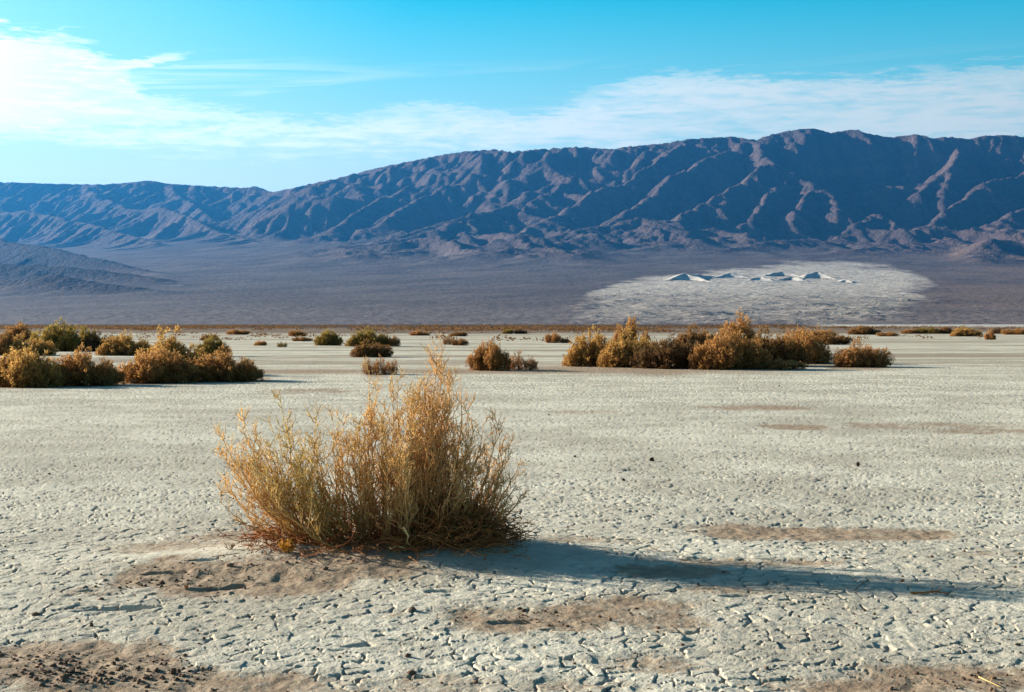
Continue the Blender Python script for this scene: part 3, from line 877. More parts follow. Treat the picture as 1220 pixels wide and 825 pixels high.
def build_ground():
    m, k = new_mat('playa crust')
    pos = k.n('ShaderNodeNewGeometry').outputs['Position']
    sx = k.n('ShaderNodeSeparateXYZ', ins={0: pos})
    X, Y = sx.outputs[0], sx.outputs[1]
    A = lambda n: k.n('ShaderNodeAttribute', attribute_name=n).outputs['Fac']
    sand, tone, crack = A('sand'), A('tone'), A('crack')
    n1 = k.noise(pos, 0.9, 5, 0.6)
    n2 = k.noise(pos, 7.0, 4, 0.6)
    n3 = k.noise(pos, 60.0, 4, 0.7)
    st = k.n('ShaderNodeCombineXYZ', ins={0: k.m('MULTIPLY', X, 0.02), 1: k.m('MULTIPLY', Y, 0.11), 2: 0.0})
    n4 = k.noise(st.outputs[0], 1.0, 4, 0.6)
    n0 = k.noise(pos, 0.28, 5, 0.65)
    pale = k.mix(k.step(k.m('ADD', k.m('MULTIPLY', n1, 0.4), k.m('MULTIPLY', n0, 0.6)), 0.40, 0.60), (0.47, 0.427, 0.33), (0.69, 0.645, 0.51))
    pale = k.mix(k.m('MULTIPLY', k.step(n2, 0.48, 0.72), 0.45), pale, (0.43, 0.38, 0.29))
    pale = k.mix(k.m('MULTIPLY', k.lin(tone, 0, 1), 0.22), pale, (0.39, 0.35, 0.275))
    brown = k.mix(k.step(n2, 0.40, 0.62), (0.27, 0.18, 0.112), (0.38, 0.28, 0.185))
    brown = k.mix(k.m('MULTIPLY', k.step(n3, 0.55, 0.72), 0.6), brown, (0.15, 0.095, 0.065))
    sm = k.step(k.m('ADD', sand, k.m('MULTIPLY', k.m('SUBTRACT', k.noise(pos, 16.0, 5, 0.7), 0.5), 1.3)), 0.08, 0.62)
    c = k.mix(k.m('MULTIPLY', sm, 0.9), pale, brown)
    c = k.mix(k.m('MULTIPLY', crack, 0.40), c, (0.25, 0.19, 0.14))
    c = k.mix(k.m('MULTIPLY', k.step(n3, 0.62, 0.74), 0.35), c, (0.28, 0.22, 0.16))
    # farther out: long tan streaks across the flat, then a brown gravel plain
    mid = k.m('MULTIPLY', k.step(Y, 40.0, 62.0), k.step(n4, 0.47, 0.60))
    c = k.mix(k.m('MULTIPLY', mid, 0.85), c, (0.30, 0.235, 0.165))
    edge = k.m('ADD', Y, k.m('MULTIPLY', k.m('SUBTRACT', k.noise(k.n('ShaderNodeCombineXYZ', ins={0: k.m('MULTIPLY', X, 0.006), 1: k.m('MULTIPLY', Y, 0.004), 2: 1.0}).outputs[0], 1.0, 4, 0.6), 0.5), 500.0))
    edge = k.m('SUBTRACT', edge, k.m('MULTIPLY', k.step(X, -20.0, 200.0), 180.0))
    far = k.step(edge, 140.0, 270.0)
    c = k.mix(k.m('MULTIPLY', far, 0.92), c, k.mix(k.step(n4, 0.4, 0.6), (0.20, 0.135, 0.09), (0.12, 0.078, 0.05)))
    vfar = k.step(edge, 480.0, 700.0)
    right_pan = k.m('MULTIPLY', k.step(k.m('DIVIDE', X, k.m('MAXIMUM', Y, 1.0)), 0.20, 0.235), k.step(Y, 500.0, 900.0))
    c = k.mix(k.m('MULTIPLY', vfar, k.m('SUBTRACT', 1.0, right_pan)), c, (0.045, 0.030, 0.024))
    c = k.mix(k.m('MULTIPLY', right_pan, 0.9), c, (0.50, 0.47, 0.41))
    b1 = k.m('MULTIPLY', k.m('ADD', n3, k.m('MULTIPLY', k.noise(pos, 18.0, 4, 0.7), 2.5)), k.m('SUBTRACT', 1.0, k.m('MULTIPLY', k.step(Y, 15.0, 35.0), 0.6)))
    vo = k.n('ShaderNodeTexVoronoi', feature='DISTANCE_TO_EDGE', ins={'Vector': pos, 'Scale': 5.0})
    farrel = k.m('MULTIPLY', k.m('MULTIPLY', k.step(vo.outputs[0], 0.0, 0.12), k.step(Y, 22.0, 40.0)), 4.0)
    farrel = k.m('ADD', farrel, k.m('MULTIPLY', k.noise(pos, 2.2, 4, 0.65), k.m('MULTIPLY', k.step(Y, 22.0, 40.0), 9.0)))
    finish(k, c, 0.95, k.m('ADD', b1, farrel), 0.7, 0.008, spec=0.12)

    rows = list(np.arange(5.35, 11.2, 0.0145))
    while rows[-1] < 40:
        d = rows[-1]; rows.append(d + max(0.0145, 0.62 * d * d / (CAMZ * 1422.0)))
    while rows[-1] < 30000:
        rows.append(rows[-1] * 1.09)
    dense = np.arange(-0.425, 0.4251, 0.00080)
    nd = len(dense)
    side = np.array([-9, -4, -2, -1.2, -0.8, -0.55])
    u = np.concatenate([side, dense, -side[::-1]])
    front = [-3000.0, 1.2, 3.0, 4.6]
    rows = np.array(front + rows)
    uu, dd = np.meshgrid(u, rows)
    XX = uu * np.abs(dd); YY = dd.copy()
    H, W = XX.shape
    Z = np.zeros((H, W)); SA = np.zeros((H, W)); TO = np.full((H, W), .5); CR = np.zeros((H, W)); CID = np.zeros((H, W), np.int64); CU = np.zeros((H, W))
    r0 = 4; r1 = int(np.searchsorted(rows, 60))
    z, sa, cu, cid, h1, cr = near_ground(XX[r0:r1, 6:-6], YY[r0:r1, 6:-6])
    fade = 1 - ss(rows[r0:r1], 38, 58)
    Z[r0:r1, 6:-6] = z * fade[:, None]
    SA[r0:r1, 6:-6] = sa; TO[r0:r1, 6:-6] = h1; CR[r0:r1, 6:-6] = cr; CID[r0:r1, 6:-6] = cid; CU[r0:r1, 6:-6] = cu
    idx = np.arange(H * W).reshape(H, W)
    q = np.stack([idx[:-1, :-1], idx[:-1, 1:], idx[1:, 1:], idx[1:, :-1]], -1)
    fc = CID[:-1, :-1]; fu = CU[:-1, :-1]
    # the 300 crust plates that show largest become pieces of their own
    flat_c = fc.ravel(); ok = (fu.ravel() > 0.75) & (flat_c > 0)
    fx = XX[:-1, :-1].ravel(); fy = YY[:-1, :-1].ravel()
    insel = ok & (fy < 8.6) & (fy > 5.9)
    ids, inv, cnt = np.unique(flat_c[insel], return_inverse=True, return_counts=True)
    mx = np.bincount(inv, fx[insel]) / cnt; my = np.bincount(inv, fy[insel]) / cnt
    good = (cnt > 40) & (np.abs(mx / my) < 0.365) & (my > 6.22)
    order = np.argsort(np.where(good, my, 99))[:300]
    chosen = ids[order]
    qq = q.reshape(-1, 4)
    is_piece = np.isin(flat_c, chosen) & (fy < 9.5)
    V = np.stack([XX.ravel(), YY.ravel(), Z.ravel()], 1)
    qs = qq[~is_piece]
    me = mesh_np('ground', V, qs, mats=[m])
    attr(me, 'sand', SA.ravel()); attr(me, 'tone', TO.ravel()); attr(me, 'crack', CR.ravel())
    g = link('ground', me)
    tag(g, kind='structure')
    pc = flat_c[is_piece]; pq = qq[is_piece]
    srt = np.argsort(pc, kind='stable'); pc = pc[srt]; pq = pq[srt]
    cuts = np.flatnonzero(np.diff(pc)) + 1
    for part in np.split(pq, cuts):
        vs, iv = np.unique(part, return_inverse=True)
        v = V[vs]; o = v.mean(0)
        pm = mesh_np('mud_plate', v - o, iv.reshape(-1, 4), mats=[m])
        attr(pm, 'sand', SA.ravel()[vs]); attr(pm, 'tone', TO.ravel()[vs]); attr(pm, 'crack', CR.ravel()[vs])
        link('mud_plate', pm, g, tuple(o))
    print('ground quads', len(qs), 'plates', len(cuts) + 1)


build_ground()


# ------------------------------------------------------------------ desert shrubs
def wood_mat(name, base, tip):
    m, k = new_mat(name)
    a = k.n('ShaderNodeAttribute', attribute_name='tip').outputs['Fac']
    oi = k.n('ShaderNodeObjectInfo')
    pos = k.n('ShaderNodeTexCoord').outputs['Object']
    n = k.noise(pos, 14.0, 3, 0.6)
    c = k.mix(k.m('ADD', k.m('MULTIPLY', a, 0.9), k.m('MULTIPLY', k.m('SUBTRACT', n, 0.5), 0.6), clamp=True), base, tip)
    mm = k.n('ShaderNodeMix', data_type='RGBA', blend_type='MULTIPLY', ins={0: 1.0})
    k.l.new(c, mm.inputs[6]); k.l.new(oi.outputs['Color'], mm.inputs[7])
    finish(k, mm.outputs[2], 0.85, spec=0.2)
    return m


def leaf_mat(name, c0, c1, c2, trans=0.4):
    m, k = new_mat(name)
    rnd = k.n('ShaderNodeAttribute', attribute_name='shade').outputs['Fac']
    a = k.n('ShaderNodeAttribute', attribute_name='tip').outputs['Fac']
    oi = k.n('ShaderNodeObjectInfo')
    c = k.mix(a, c0, c1)
    c = k.mix(k.m('MULTIPLY', k.step(rnd, 0.55, 0.95), 0.8), c, c2)
    mm = k.n('ShaderNodeMix', data_type='RGBA', blend_type='MULTIPLY', ins={0: 1.0})
    k.l.new(c, mm.inputs[6]); k.l.new(oi.outputs['Color'], mm.inputs[7])
    d = k.n('ShaderNodeBsdfPrincipled', ins={'Base Color': mm.outputs[2], 'Roughness': 0.8, 'Specular IOR Level': 0.15})
    t = k.n('ShaderNodeBsdfTranslucent', ins={'Color': mm.outputs[2]})
    x = k.n('ShaderNodeMixShader', ins={0: trans})
    k.l.new(d.outputs[0], x.inputs[1]); k.l.new(t.outputs[0], x.inputs[2])
    o = k.n('ShaderNodeOutputMaterial')
    k.l.new(x.outputs[0], o.inputs[0])
    return m


def norm(v):
    return v / np.maximum(np.linalg.norm(v, axis=-1, keepdims=True), 1e-9)


class Geo:
    def __init__(self):
        self.v = []; self.q = []; self.t = []; self.tip = []; self.sh = []; self.n = 0

    def tubes(self, P, Rr, tip, sides=3):
        """P (N,K,3) centre lines, Rr (N,K) radii, tip (N,K)"""
        N, K, _ = P.shape
        if N == 0: return
        T = np.gradient(P, axis=1); T = norm(T)
        ref = np.where(np.abs(T[..., 2:3]) > 0.9, np.array([1.0, 0, 0]), np.array([0, 0, 1.0]))
        A = norm(np.cross(T, ref)); B = np.cross(T, A)
        ang = np.arange(sides) / sides * 2 * np.pi
        V = (P[:, :, None] + (A[:, :, None] * np.cos(ang)[None, None, :, None] + B[:, :, None] * np.sin(ang)[None, None, :, None]) * Rr[:, :, None, None])
        idx = self.n + np.arange(N * K * sides).reshape(N, K, sides)
        a = idx[:, :-1]; b = idx[:, 1:]
        q = np.stack([a, np.roll(a, -1, 2), np.roll(b, -1, 2), b], -1).reshape(-1, 4)
        self.v.append(V.reshape(-1, 3)); self.q.append(q)
        self.tip.append(np.repeat(tip.reshape(-1), sides)); self.sh.append(np.repeat(rng.random(N), K * sides))
        self.n += N * K * sides

    def leaves(self, C, D, L, Wd, tip):
        """diamond leaves at C, along D, length L, width Wd"""
        N = len(C)
        if N == 0: return
        side = norm(np.cross(D, rng.normal(size=(N, 3))))
        a = C; b = C + D * (L * 0.5)[:, None] + side * (Wd * 0.5)[:, None]
        c = C + D * L[:, None]; d = C + D * (L * 0.5)[:, None] - side * (Wd * 0.5)[:, None]
        V = np.stack([a, b, c, d], 1)
        idx = self.n + np.arange(N * 4).reshape(N, 4)
        self.v.append(V.reshape(-1, 3)); self.q.append(idx)
        self.tip.append(np.repeat(tip, 4)); self.sh.append(np.repeat(rng.random(N), 4))
        self.n += N * 4

    def fit(self, box):
        lo, hi = box
        for v in self.v:
            v -= np.array([(lo[0] + hi[0]) / 2, (lo[1] + hi[1]) / 2, 0])
            v *= np.array([2 / (hi[0] - lo[0]), 2 / (hi[1] - lo[1]), 1 / hi[2]])

    def mesh(self, name, mats, origin=(0, 0, 0)):
        me = mesh_np(name, np.concatenate(self.v) - np.array(origin), np.concatenate(self.q), mats=mats, smooth=False)
        attr(me, 'tip', np.concatenate(self.tip)); attr(me, 'shade', np.concatenate(self.sh))
        return me


def bez(p0, p1, p2, K):
    t = np.linspace(0, 1, K)[None, :, None]
    return p0[:, None] * (1 - t) ** 2 + 2 * p1[:, None] * t * (1 - t) + p2[:, None] * t * t


def sub_branches(P, n, t0, t1, ln, spread, K, up=0.25, jit=0.3, ltaper=0.6):
    """n side shoots on every centre line of P; returns centre lines and their parent's t"""
    N, KK, _ = P.shape
    t = rng.uniform(t0, t1, (N, n))
    f = t * (KK - 1); i = np.minimum(f.astype(int), KK - 2); fr = (f - i)[..., None]
    rows = np.arange(N)[:, None]
    base = P[rows, i] * (1 - fr) + P[rows, i + 1] * fr
    T = norm(P[rows, i + 1] - P[rows, i])
    r = rng.normal(size=(N, n, 3)); r = norm(r - T * (r * T).sum(-1, keepdims=True))
    d = norm(T * math.cos(spread) + r * math.sin(spread) + np.array([0, 0, up * 0.6]))
    L = (ln if np.isscalar(ln) else ln[:, None]) * (1 - ltaper * t) * rng.uniform(0.6, 1.25, (N, n))
    b = base.reshape(-1, 3); d = d.reshape(-1, 3); L = L.reshape(-1)
    e = b + d * L[:, None] + np.array([0, 0, 1.0]) * (L * up)[:, None]
    m = b + d * (L * 0.55)[:, None] + rng.normal(size=b.shape) * (L * 0.08 * jit / 0.3)[:, None]
    return bez(b, m, e, K), t.reshape(-1)


# ---- shrubs in the middle distance: a few shapes, shared by many individuals
def shrub_shape(seed, kind):
    """unit shrub: about 1 wide each way from the middle, 1 tall; scaled per individual"""
    global rng
    rng = np.random.default_rng(seed)
    wood = Geo(); leaf = Geo()
    nlobe = {'mound': 6, 'tall': 4, 'twiggy': 3, 'low': 5}[kind]
    ns = {'mound': 170, 'tall': 130, 'twiggy': 80, 'low': 110}[kind]
    lobes = np.stack([np.linspace(-0.62, 0.62, nlobe) + rng.normal(size=nlobe) * 0.08, rng.uniform(-0.35, 0.35, nlobe)], 1)
    lh = rng.uniform(0.60, 0.92, nlobe) * (1 - 0.45 * np.abs(lobes[:, 0]) ** 1.5); lobes[:, 0] *= 0.9; lr = rng.uniform(0.36, 0.48, nlobe)
    if kind == 'tall': lh[rng.integers(1, 3)] = 1.0
    li = rng.integers(0, nlobe, ns)
    a = rng.uniform(0, 2 * np.pi, ns); rr = np.sqrt(rng.random(ns))
    root = np.stack([lobes[li, 0] * 0.8 + 0.12 * rr * np.cos(a), lobes[li, 1] * 0.8 + 0.12 * rr * np.sin(a), np.full(ns, -0.02)], 1)
    hh = lh[li] * np.sqrt(np.maximum(0.012, 1 - rr ** 2.0)) * rng.uniform(0.55, 1.05, ns)
    tipp = np.stack([lobes[li, 0] + lr[li] * rr * np.cos(a), lobes[li, 1] + lr[li] * rr * np.sin(a), hh], 1)
    ctrl = root * 0.35 + tipp * 0.65; ctrl[:, 2] = tipp[:, 2] * 0.30
    P = bez(root, ctrl, tipp, 6)
    tt = np.linspace(0, 1, 6)[None].repeat(ns, 0)
    wood.tubes(P, 0.013 * (1 - 0.75 * tt), tt * 0.6)
    P2, t2 = sub_branches(P, 7, 0.2, 0.92, 0.20, 0.95, 4, up=0.10)
    q = np.linspace(0, 1, 4)[None]
    wood.tubes(P2, 0.0065 * (1 - 0.6 * q) + 0 * t2[:, None], np.clip(0.2 + 0.5 * t2[:, None] + 0.3 * q, 0, 1))
    P2[:, :, 2] = np.maximum(P2[:, :, 2], 0.0)
    P3, t3 = sub_branches(P2, 4, 0.2, 1.0, 0.11, 0.9, 2, up=0.25)
    zt = np.clip(P3[:, 1, 2], 0, 1)
    wood.tubes(P3, np.full((len(P3), 2), 0.0035) * np.array([1, 0.5]), np.repeat(np.clip(zt * 0.8 + 0.2, 0, 1)[:, None], 2, 1))
    npl = {'mound': 6, 'tall': 6, 'twiggy': 2, 'low': 4}[kind]
    for _ in range(npl):
        f = rng.random(len(P3))[:, None]
        C = P3[:, 0] * (1 - f) + P3[:, 1] * f
        keep = rng.random(len(C)) < (0.85 if kind != 'twiggy' else 0.5)
        C = C[keep] + rng.normal(size=(keep.sum(), 3)) * 0.018; C[:, 2] = np.abs(C[:, 2]); D = norm(norm(P3[keep, 1] - P3[keep, 0]) + rng.normal(size=C.shape) * 0.8 + np.array([0, 0, 0.2]))
        z = np.clip(C[:, 2], 0, 1)
        leaf.leaves(C, D, rng.uniform(0.032, 0.072, len(C)), rng.uniform(0.014, 0.030, len(C)), z)
    return wood, leaf


M_WOOD = wood_mat('dry shrub wood', (0.085, 0.045, 0.025), (0.30, 0.185, 0.085))
M_LEAF = leaf_mat('dry shrub leaf', (0.36, 0.21, 0.082), (0.60, 0.42, 0.175), (0.27, 0.150, 0.06), 0.45)
SHAPES = {}


def shape_for(kind, var):
    key = (kind, var)
    if key not in SHAPES:
        w, l = shrub_shape(100 + var * 7 + {'mound': 0, 'tall': 1, 'twiggy': 2, 'low': 3}[kind] * 31, kind)
        av = np.concatenate(l.v)
        lo = np.percentile(av, 0.6, axis=0); hi = np.percentile(av, 99.6, axis=0)
        w.fit((lo, hi)); l.fit((lo, hi))
        SHAPES[key] = (w.mesh('branches', [M_WOOD]), l.mesh('foliage', [M_LEAF]))
    return SHAPES[key]



def build_shrubs():
    groups = 'dry shrubs scattered across the pale flat'
    for i, (px, py, w, h, kind, colr, lab) in enumerate(SHRUBS):
        x, y, _ = world_at(px, py)
        wm, lm = shape_for(kind, i % 3)
        half = w / F * y / 2; hz = h / F * y
        depth = min(half, 2.2)
        y2 = y + depth * 0.75
        x2 = x * y2 / y
        g = random.Random(i * 13 + 5)
        root = bpy.data.objects.new('desert_shrub', None)
        COL.objects.link(root)
        root.location = (x2, y2, 0.0)
        root.scale = (half * 1.12, depth * 0.9, hz * 1.02)
        flip = g.random() < 0.5
        tag(root, lab, 'shrub', groups)
        for nm, me in (('branches', wm), ('foliage', lm)):
            o = link(nm, me, root)
            if flip: o.scale = (-1, 1, 1)
            f = g.uniform(0.9, 1.1)
            o.color = (colr[0] * f, colr[1] * f, colr[2] * f, 1)


build_shrubs()


def build_scrub_belt():
    """low brush far out: a belt nobody could count"""
    global rng
    rng = np.random.default_rng(55)
    g = Geo()
    n = 4200
    d = 190 * np.exp(rng.random(n) ** 0.8 * math.log(1500 / 190))
    u = rng.uniform(-0.42, 0.42, n)
    near = rng.random(n) < 0.05
    d = np.where(near, rng.uniform(125, 260, n), d)
    x = u * d
    dens = fbm(x / 60, d / 120, 3, 12)
    keep = near | (dens + 0.35 * (fbm(x / 14, d / 60, 2, 13) - 0.5) > 0.62 - 0.22 * ss(d, 190, 420) - 0.1 * ss(-u, 0, .3)) & ~((u > 0.2) & (d > 650))
    keep &= ~(near & (vnoise(x / 25, d / 25, 3) < 0.5))
    x = x[keep]; d = d[keep]
    n = len(x)
    r = rng.uniform(0.5, 1.5, n) * (1 + d / 1300); h = rng.uniform(0.35, 0.95, n) * (1 + d / 2500)
    r *= np.where(d < 260, 0.6, 1); h *= np.where(d < 260, 0.6, 1)
    k = 26
    a = rng.uniform(0, 2 * np.pi, (n, k)); rr = np.sqrt(rng.random((n, k)))
    C = np.stack([x[:, None] + r[:, None] * rr * np.cos(a) * 1.6, d[:, None] + r[:, None] * rr * np.sin(a), h[:, None] * rng.random((n, k)) * np.sqrt(1 - rr * rr * 0.9) * 0.8], -1).reshape(-1, 3)
    D = norm(rng.normal(size=C.shape) * 0.6 + np.array([0, 0, 0.8]))
    L = np.repeat(h, k) * rng.uniform(0.25, 0.5, n * k); W = np.repeat(r, k) * rng.uniform(0.15, 0.35, n * k)
    g.leaves(C, D, L, W, np.clip(C[:, 2], 0, 1))
    o = link('distant_scrub', g.mesh('distant_scrub', [M_LEAF]))
    o.color = (0.42, 0.33, 0.28, 1)
    tag(o, 'low brown scrub spread in a thin belt along the far edge of the flat', 'scrub', kind='stuff')


build_scrub_belt()


# ---- the big bush in the foreground
def build_big_bush():
    global rng
    rng = np.random.default_rng(2024)
    bw = wood_mat('bush twig', (0.31, 0.130, 0.042), (0.78, 0.50, 0.20))
    bl = leaf_mat('bush bract', (0.64, 0.295, 0.055), (0.84, 0.56, 0.18), (0.48, 0.19, 0.04), 0.55)
    D0 = 9.85; S = D0 / F
    root = bpy.data.objects.new('desert_bush', None)
    COL.objects.link(root)
    ox, oy = (455 - 610) * S, D0
    oz = float(ground_z(ox, oy)[0])
    root.location = (ox, oy, oz)
    tag(root, 'big golden-brown thorny bush standing alone in the foreground with a long shadow', 'bush')
    # stems: px of the tip, height above the foot in px, px of the root, depth offset
    hx = [262, 275, 290, 330, 345, 370, 400, 440, 455, 475, 495, 505, 520, 535, 548, 560, 575, 600, 622, 635]
    hh = [80, 120, 138, 150, 148, 152, 162, 178, 182, 182, 196, 212, 222, 220, 204, 172, 150, 140, 92, 60]
    N = 168
    spec = [(520, 228, 500, 0), (525, 214, 505, .1), (538, 208, 515, -.1), (505, 200, 492, .05), (548, 196, 518, .15), (490, 186, 482, -.1), (533, 190, 512, -.2), (514, 178, 500, .2), (440, 202, 450, 0), (446, 180, 452, .2), (330, 172, 380, .1), (288, 150, 366, 0),
            (598, 152, 540, .05), (590, 130, 544, -.1), (618, 88, 556, .1), (612, 66, 556, -.2), (627, 62, 560, 0), (604, 108, 545, .2), (268, 128, 372, -.1), (268, 86, 372, .15), (272, 50, 376, -.2), (368, 158, 402, .1), (575, 140, 532, .1), (560, 160, 526, -.15), (470, 184, 468, 0),
            (262, 108, 368, .05), (265, 66, 366, 0), (280, 94, 380, -.1), (300, 128, 385, .1), (470, 200, 476, .05)]
    stems = []
    for a, b, c, dd in spec:
        stems.append((a, b, c, dd, dd * 1.6))
    while len(stems) < N:
        tx = rng.uniform(266, 622)
        dens = np.interp(tx, [266, 300, 360, 500, 560, 590, 622], [.36, .58, .75, 1, .65, .34, .25])
        if rng.random() > dens: continue
        H = np.interp(tx, hx, hh) * rng.uniform(0.45, 0.93)
        c0 = 478
        rx = c0 + (tx - c0) * rng.uniform(0.35, 0.75) + rng.normal() * 12
        rx = min(max(rx, 325), 575)
        fy = rng.normal() * 0.22
        stems.append((tx, H * (1 - 0.25 * min(1, abs(fy))), rx, fy * 0.8, fy * 0.9 + rng.normal() * 0.04))
    nb = 0
    for si, (tx, H, rx, y0, y1) in enumerate(stems):
        p0 = np.array([[(rx - 610) * S - ox, y0 * 0.8, -0.02]])
        p2 = np.array([[(tx - 610) * S * (1) - ox, y1 * 0.8, H * S]])
        hz = p2 - p0
        c = p0 + hz * np.array([0.72, 0.72, 0.38]) + rng.normal(size=(1, 3)) * 0.025
        P = bez(p0, c, p2, 11)
        L = float(np.linalg.norm(np.diff(P[0], axis=0), axis=1).sum())
        P[:, 1:-1] += rng.normal(size=(1, 9, 3)) * 0.008
        tt = np.linspace(0, 1, 11)[None]
        w = Geo(); lf = Geo()
        r0 = 0.0052 + 0.0045 * rng.random()
        w.tubes(P, r0 * (1 - 0.80 * tt), np.clip(tt * 0.9, 0, 1), 4)
        sparse = 1.0 if tx < 560 else 0.75
        sparse *= 0.9 if tx < 430 else 1.0
        n2 = max(5, int(L * 16 * sparse))
        P2, t2 = sub_branches(P, n2, 0.10, 0.99, 0.26 * (0.5 + 0.5 * L), 0.80, 6, up=0.30, ltaper=0.72)
        P2[:, 1:] += rng.normal(size=P2[:, 1:].shape) * 0.004
        P2[:, :, 2] = np.maximum(P2[:, :, 2], 0.01)
        q = np.linspace(0, 1, 6)[None]
        w.tubes(P2, 0.0035 * (1 - 0.6 * q) + 0 * t2[:, None], np.clip(0.15 + 0.6 * t2[:, None] + 0.35 * q, 0, 1))
        P3, t3 = sub_branches(P2, 5, 0.15, 0.98, 0.085, 0.85, 3, up=0.25, ltaper=0.45)
        par = np.repeat(t2, 5)
        q3 = np.linspace(0, 1, 3)[None]
        w.tubes(P3, 0.0025 * (1 - 0.5 * q3) + 0 * par[:, None], np.clip(0.25 + 0.6 * par[:, None] + 0.3 * q3, 0, 1))
        for P_, npp, pt in ((P2, 4, t2), (P3, 4, par)):
            n_, K_, _ = P_.shape
            t = rng.uniform(0.1, 1.0, (n_, npp)); f = t * (K_ - 1); i = np.minimum(f.astype(int), K_ - 2); fr = (f - i)[..., None]
            rr = np.arange(n_)[:, None]
            C = (P_[rr, i] * (1 - fr) + P_[rr, i + 1] * fr).reshape(-1, 3)
            T = norm(P_[rr, i + 1] - P_[rr, i]).reshape(-1, 3)
            D = norm(T * 0.7 + rng.normal(size=T.shape) * 0.6)
            lf.leaves(C, D, rng.uniform(0.008, 0.018, len(C)), rng.uniform(0.003, 0.0065, len(C)), np.clip(np.repeat(pt, npp) * 0.75 + C[:, 2] * 0.35, 0, 1))
        org = tuple(p0[0])
        b = link('branch', w.mesh('branch', [bw], org), root, org)
        l = link('bracts', lf.mesh('bracts', [bl], org), b)
        gx = max(0.0, 1 - abs(tx - 345) / 60.0)
        f = rng.uniform(0.85, 1.15)
        ccol = (f * (1.0 - 0.08 * gx), f * 1.0, f * (1.0 - 0.2 * gx), 1) if tx < 500 else (f * 1.0, f * 0.90, f * 0.88, 1)
        b.color = ccol; l.color = ccol; l['kind'] = 'stuff'
        nb += 1
    # old dead twigs matted at the foot, thickest on the right
    g = Geo()
    n = 2400
    cx = np.where(rng.random(n) < 0.62, rng.normal(535, 38, n), rng.uniform(300, 600, n)); cx = np.clip(cx, 290, 612)
    X = (cx - 610) * S - ox
    Yv = rng.normal(size=n) * 0.26
    hmax = np.interp(cx, [290, 400, 480, 520, 570, 605, 612], [10, 14, 22, 46, 44, 20, 8]) * S
    Z = rng.random(n) ** 1.3 * hmax * np.sqrt(np.maximum(0.05, 1 - (Yv / 0.62) ** 2))
    a = rng.uniform(0, 2 * np.pi, n); ln = rng.uniform(0.06, 0.20, n)
    p0 = np.stack([X, Yv, Z], 1); dd = np.stack([np.cos(a), np.sin(a), rng.normal(size=n) * 0.35], 1)
    p2 = p0 + dd * ln[:, None]; p2[:, 2] = np.maximum(p2[:, 2], 0.003)
    pm = (p0 + p2) / 2 + rng.normal(size=p0.shape) * 0.03; pm[:, 2] = np.maximum(pm[:, 2], 0.003)
    P = bez(p0, pm, p2, 4)
    g.tubes(P, np.full((n, 4), 0.0028), np.clip(0.15 + rng.random((n, 1)) * 0.5 + np.zeros((n, 4)), 0, 1))
    f = rng.integers(0, 4, (n, 6)); C = P[np.arange(n)[:, None], f].reshape(-1, 3) + rng.normal(size=(n * 6, 3)) * 0.012
    C[:, 2] = np.maximum(C[:, 2], 0.004)
    g.leaves(C, norm(rng.normal(size=C.shape)), rng.uniform(0.012, 0.03, n * 6), rng.uniform(0.005, 0.012, n * 6), np.full(n * 6, 0.1))
    o = link('dead_twigs', g.mesh('dead_twigs', [bw]), root)
    o.color = (0.70, 0.50, 0.40, 1)
    o['kind'] = 'stuff'
    # two pale bare roots bent at the foot
    for pts in ([(486, 22), (492, 12), (490, 4), (497, 0), (487, -5)], [(470, -2), (480, 0), (492, -3), (505, -6)]):
        g = Geo()
        P = np.array([[((a - 610) * S - ox, -0.42, b * S + 0.02) for a, b in pts]])
        g.tubes(P, np.array([np.linspace(0.007, 0.003, len(pts))]), np.ones((1, len(pts))), 5)
        o = link('bare_stem', g.mesh('bare_stem', [bw]), root)
        o.color = (1.3, 1.3, 1.4, 1)
    print('big bush branches', nb)


build_big_bush()


# ------------------------------------------------------------------ small things on the crust
def stone_mesh(seed, name, mat, flat=0.7):
    import bmesh
    g = random.Random(seed)
    bm = bmesh.new()
    bmesh.ops.create_icosphere(bm, subdivisions=2, radius=1.0)
    cut = [(g.gauss(0, 1), g.gauss(0, 1), g.gauss(0, 1), g.uniform(0.55, 0.85)) for _ in range(7)]
    for v in bm.verts:
        c = v.co.copy()
        for a, b, d, h in cut:
            n = math.sqrt(a * a + b * b + d * d); t = (c.x * a + c.y * b + c.z * d) / n
            if t > h:
                c.x -= (t - h) * a / n; c.y -= (t - h) * b / n; c.z -= (t - h) * d / n
        f = 1 + g.uniform(-0.07, 0.07)
        v.co = (c.x * f, c.y * f, c.z * f * flat)
    me = bpy.data.meshes.new(name); bm.to_mesh(me); bm.free()
    me.materials.append(mat)
    return me


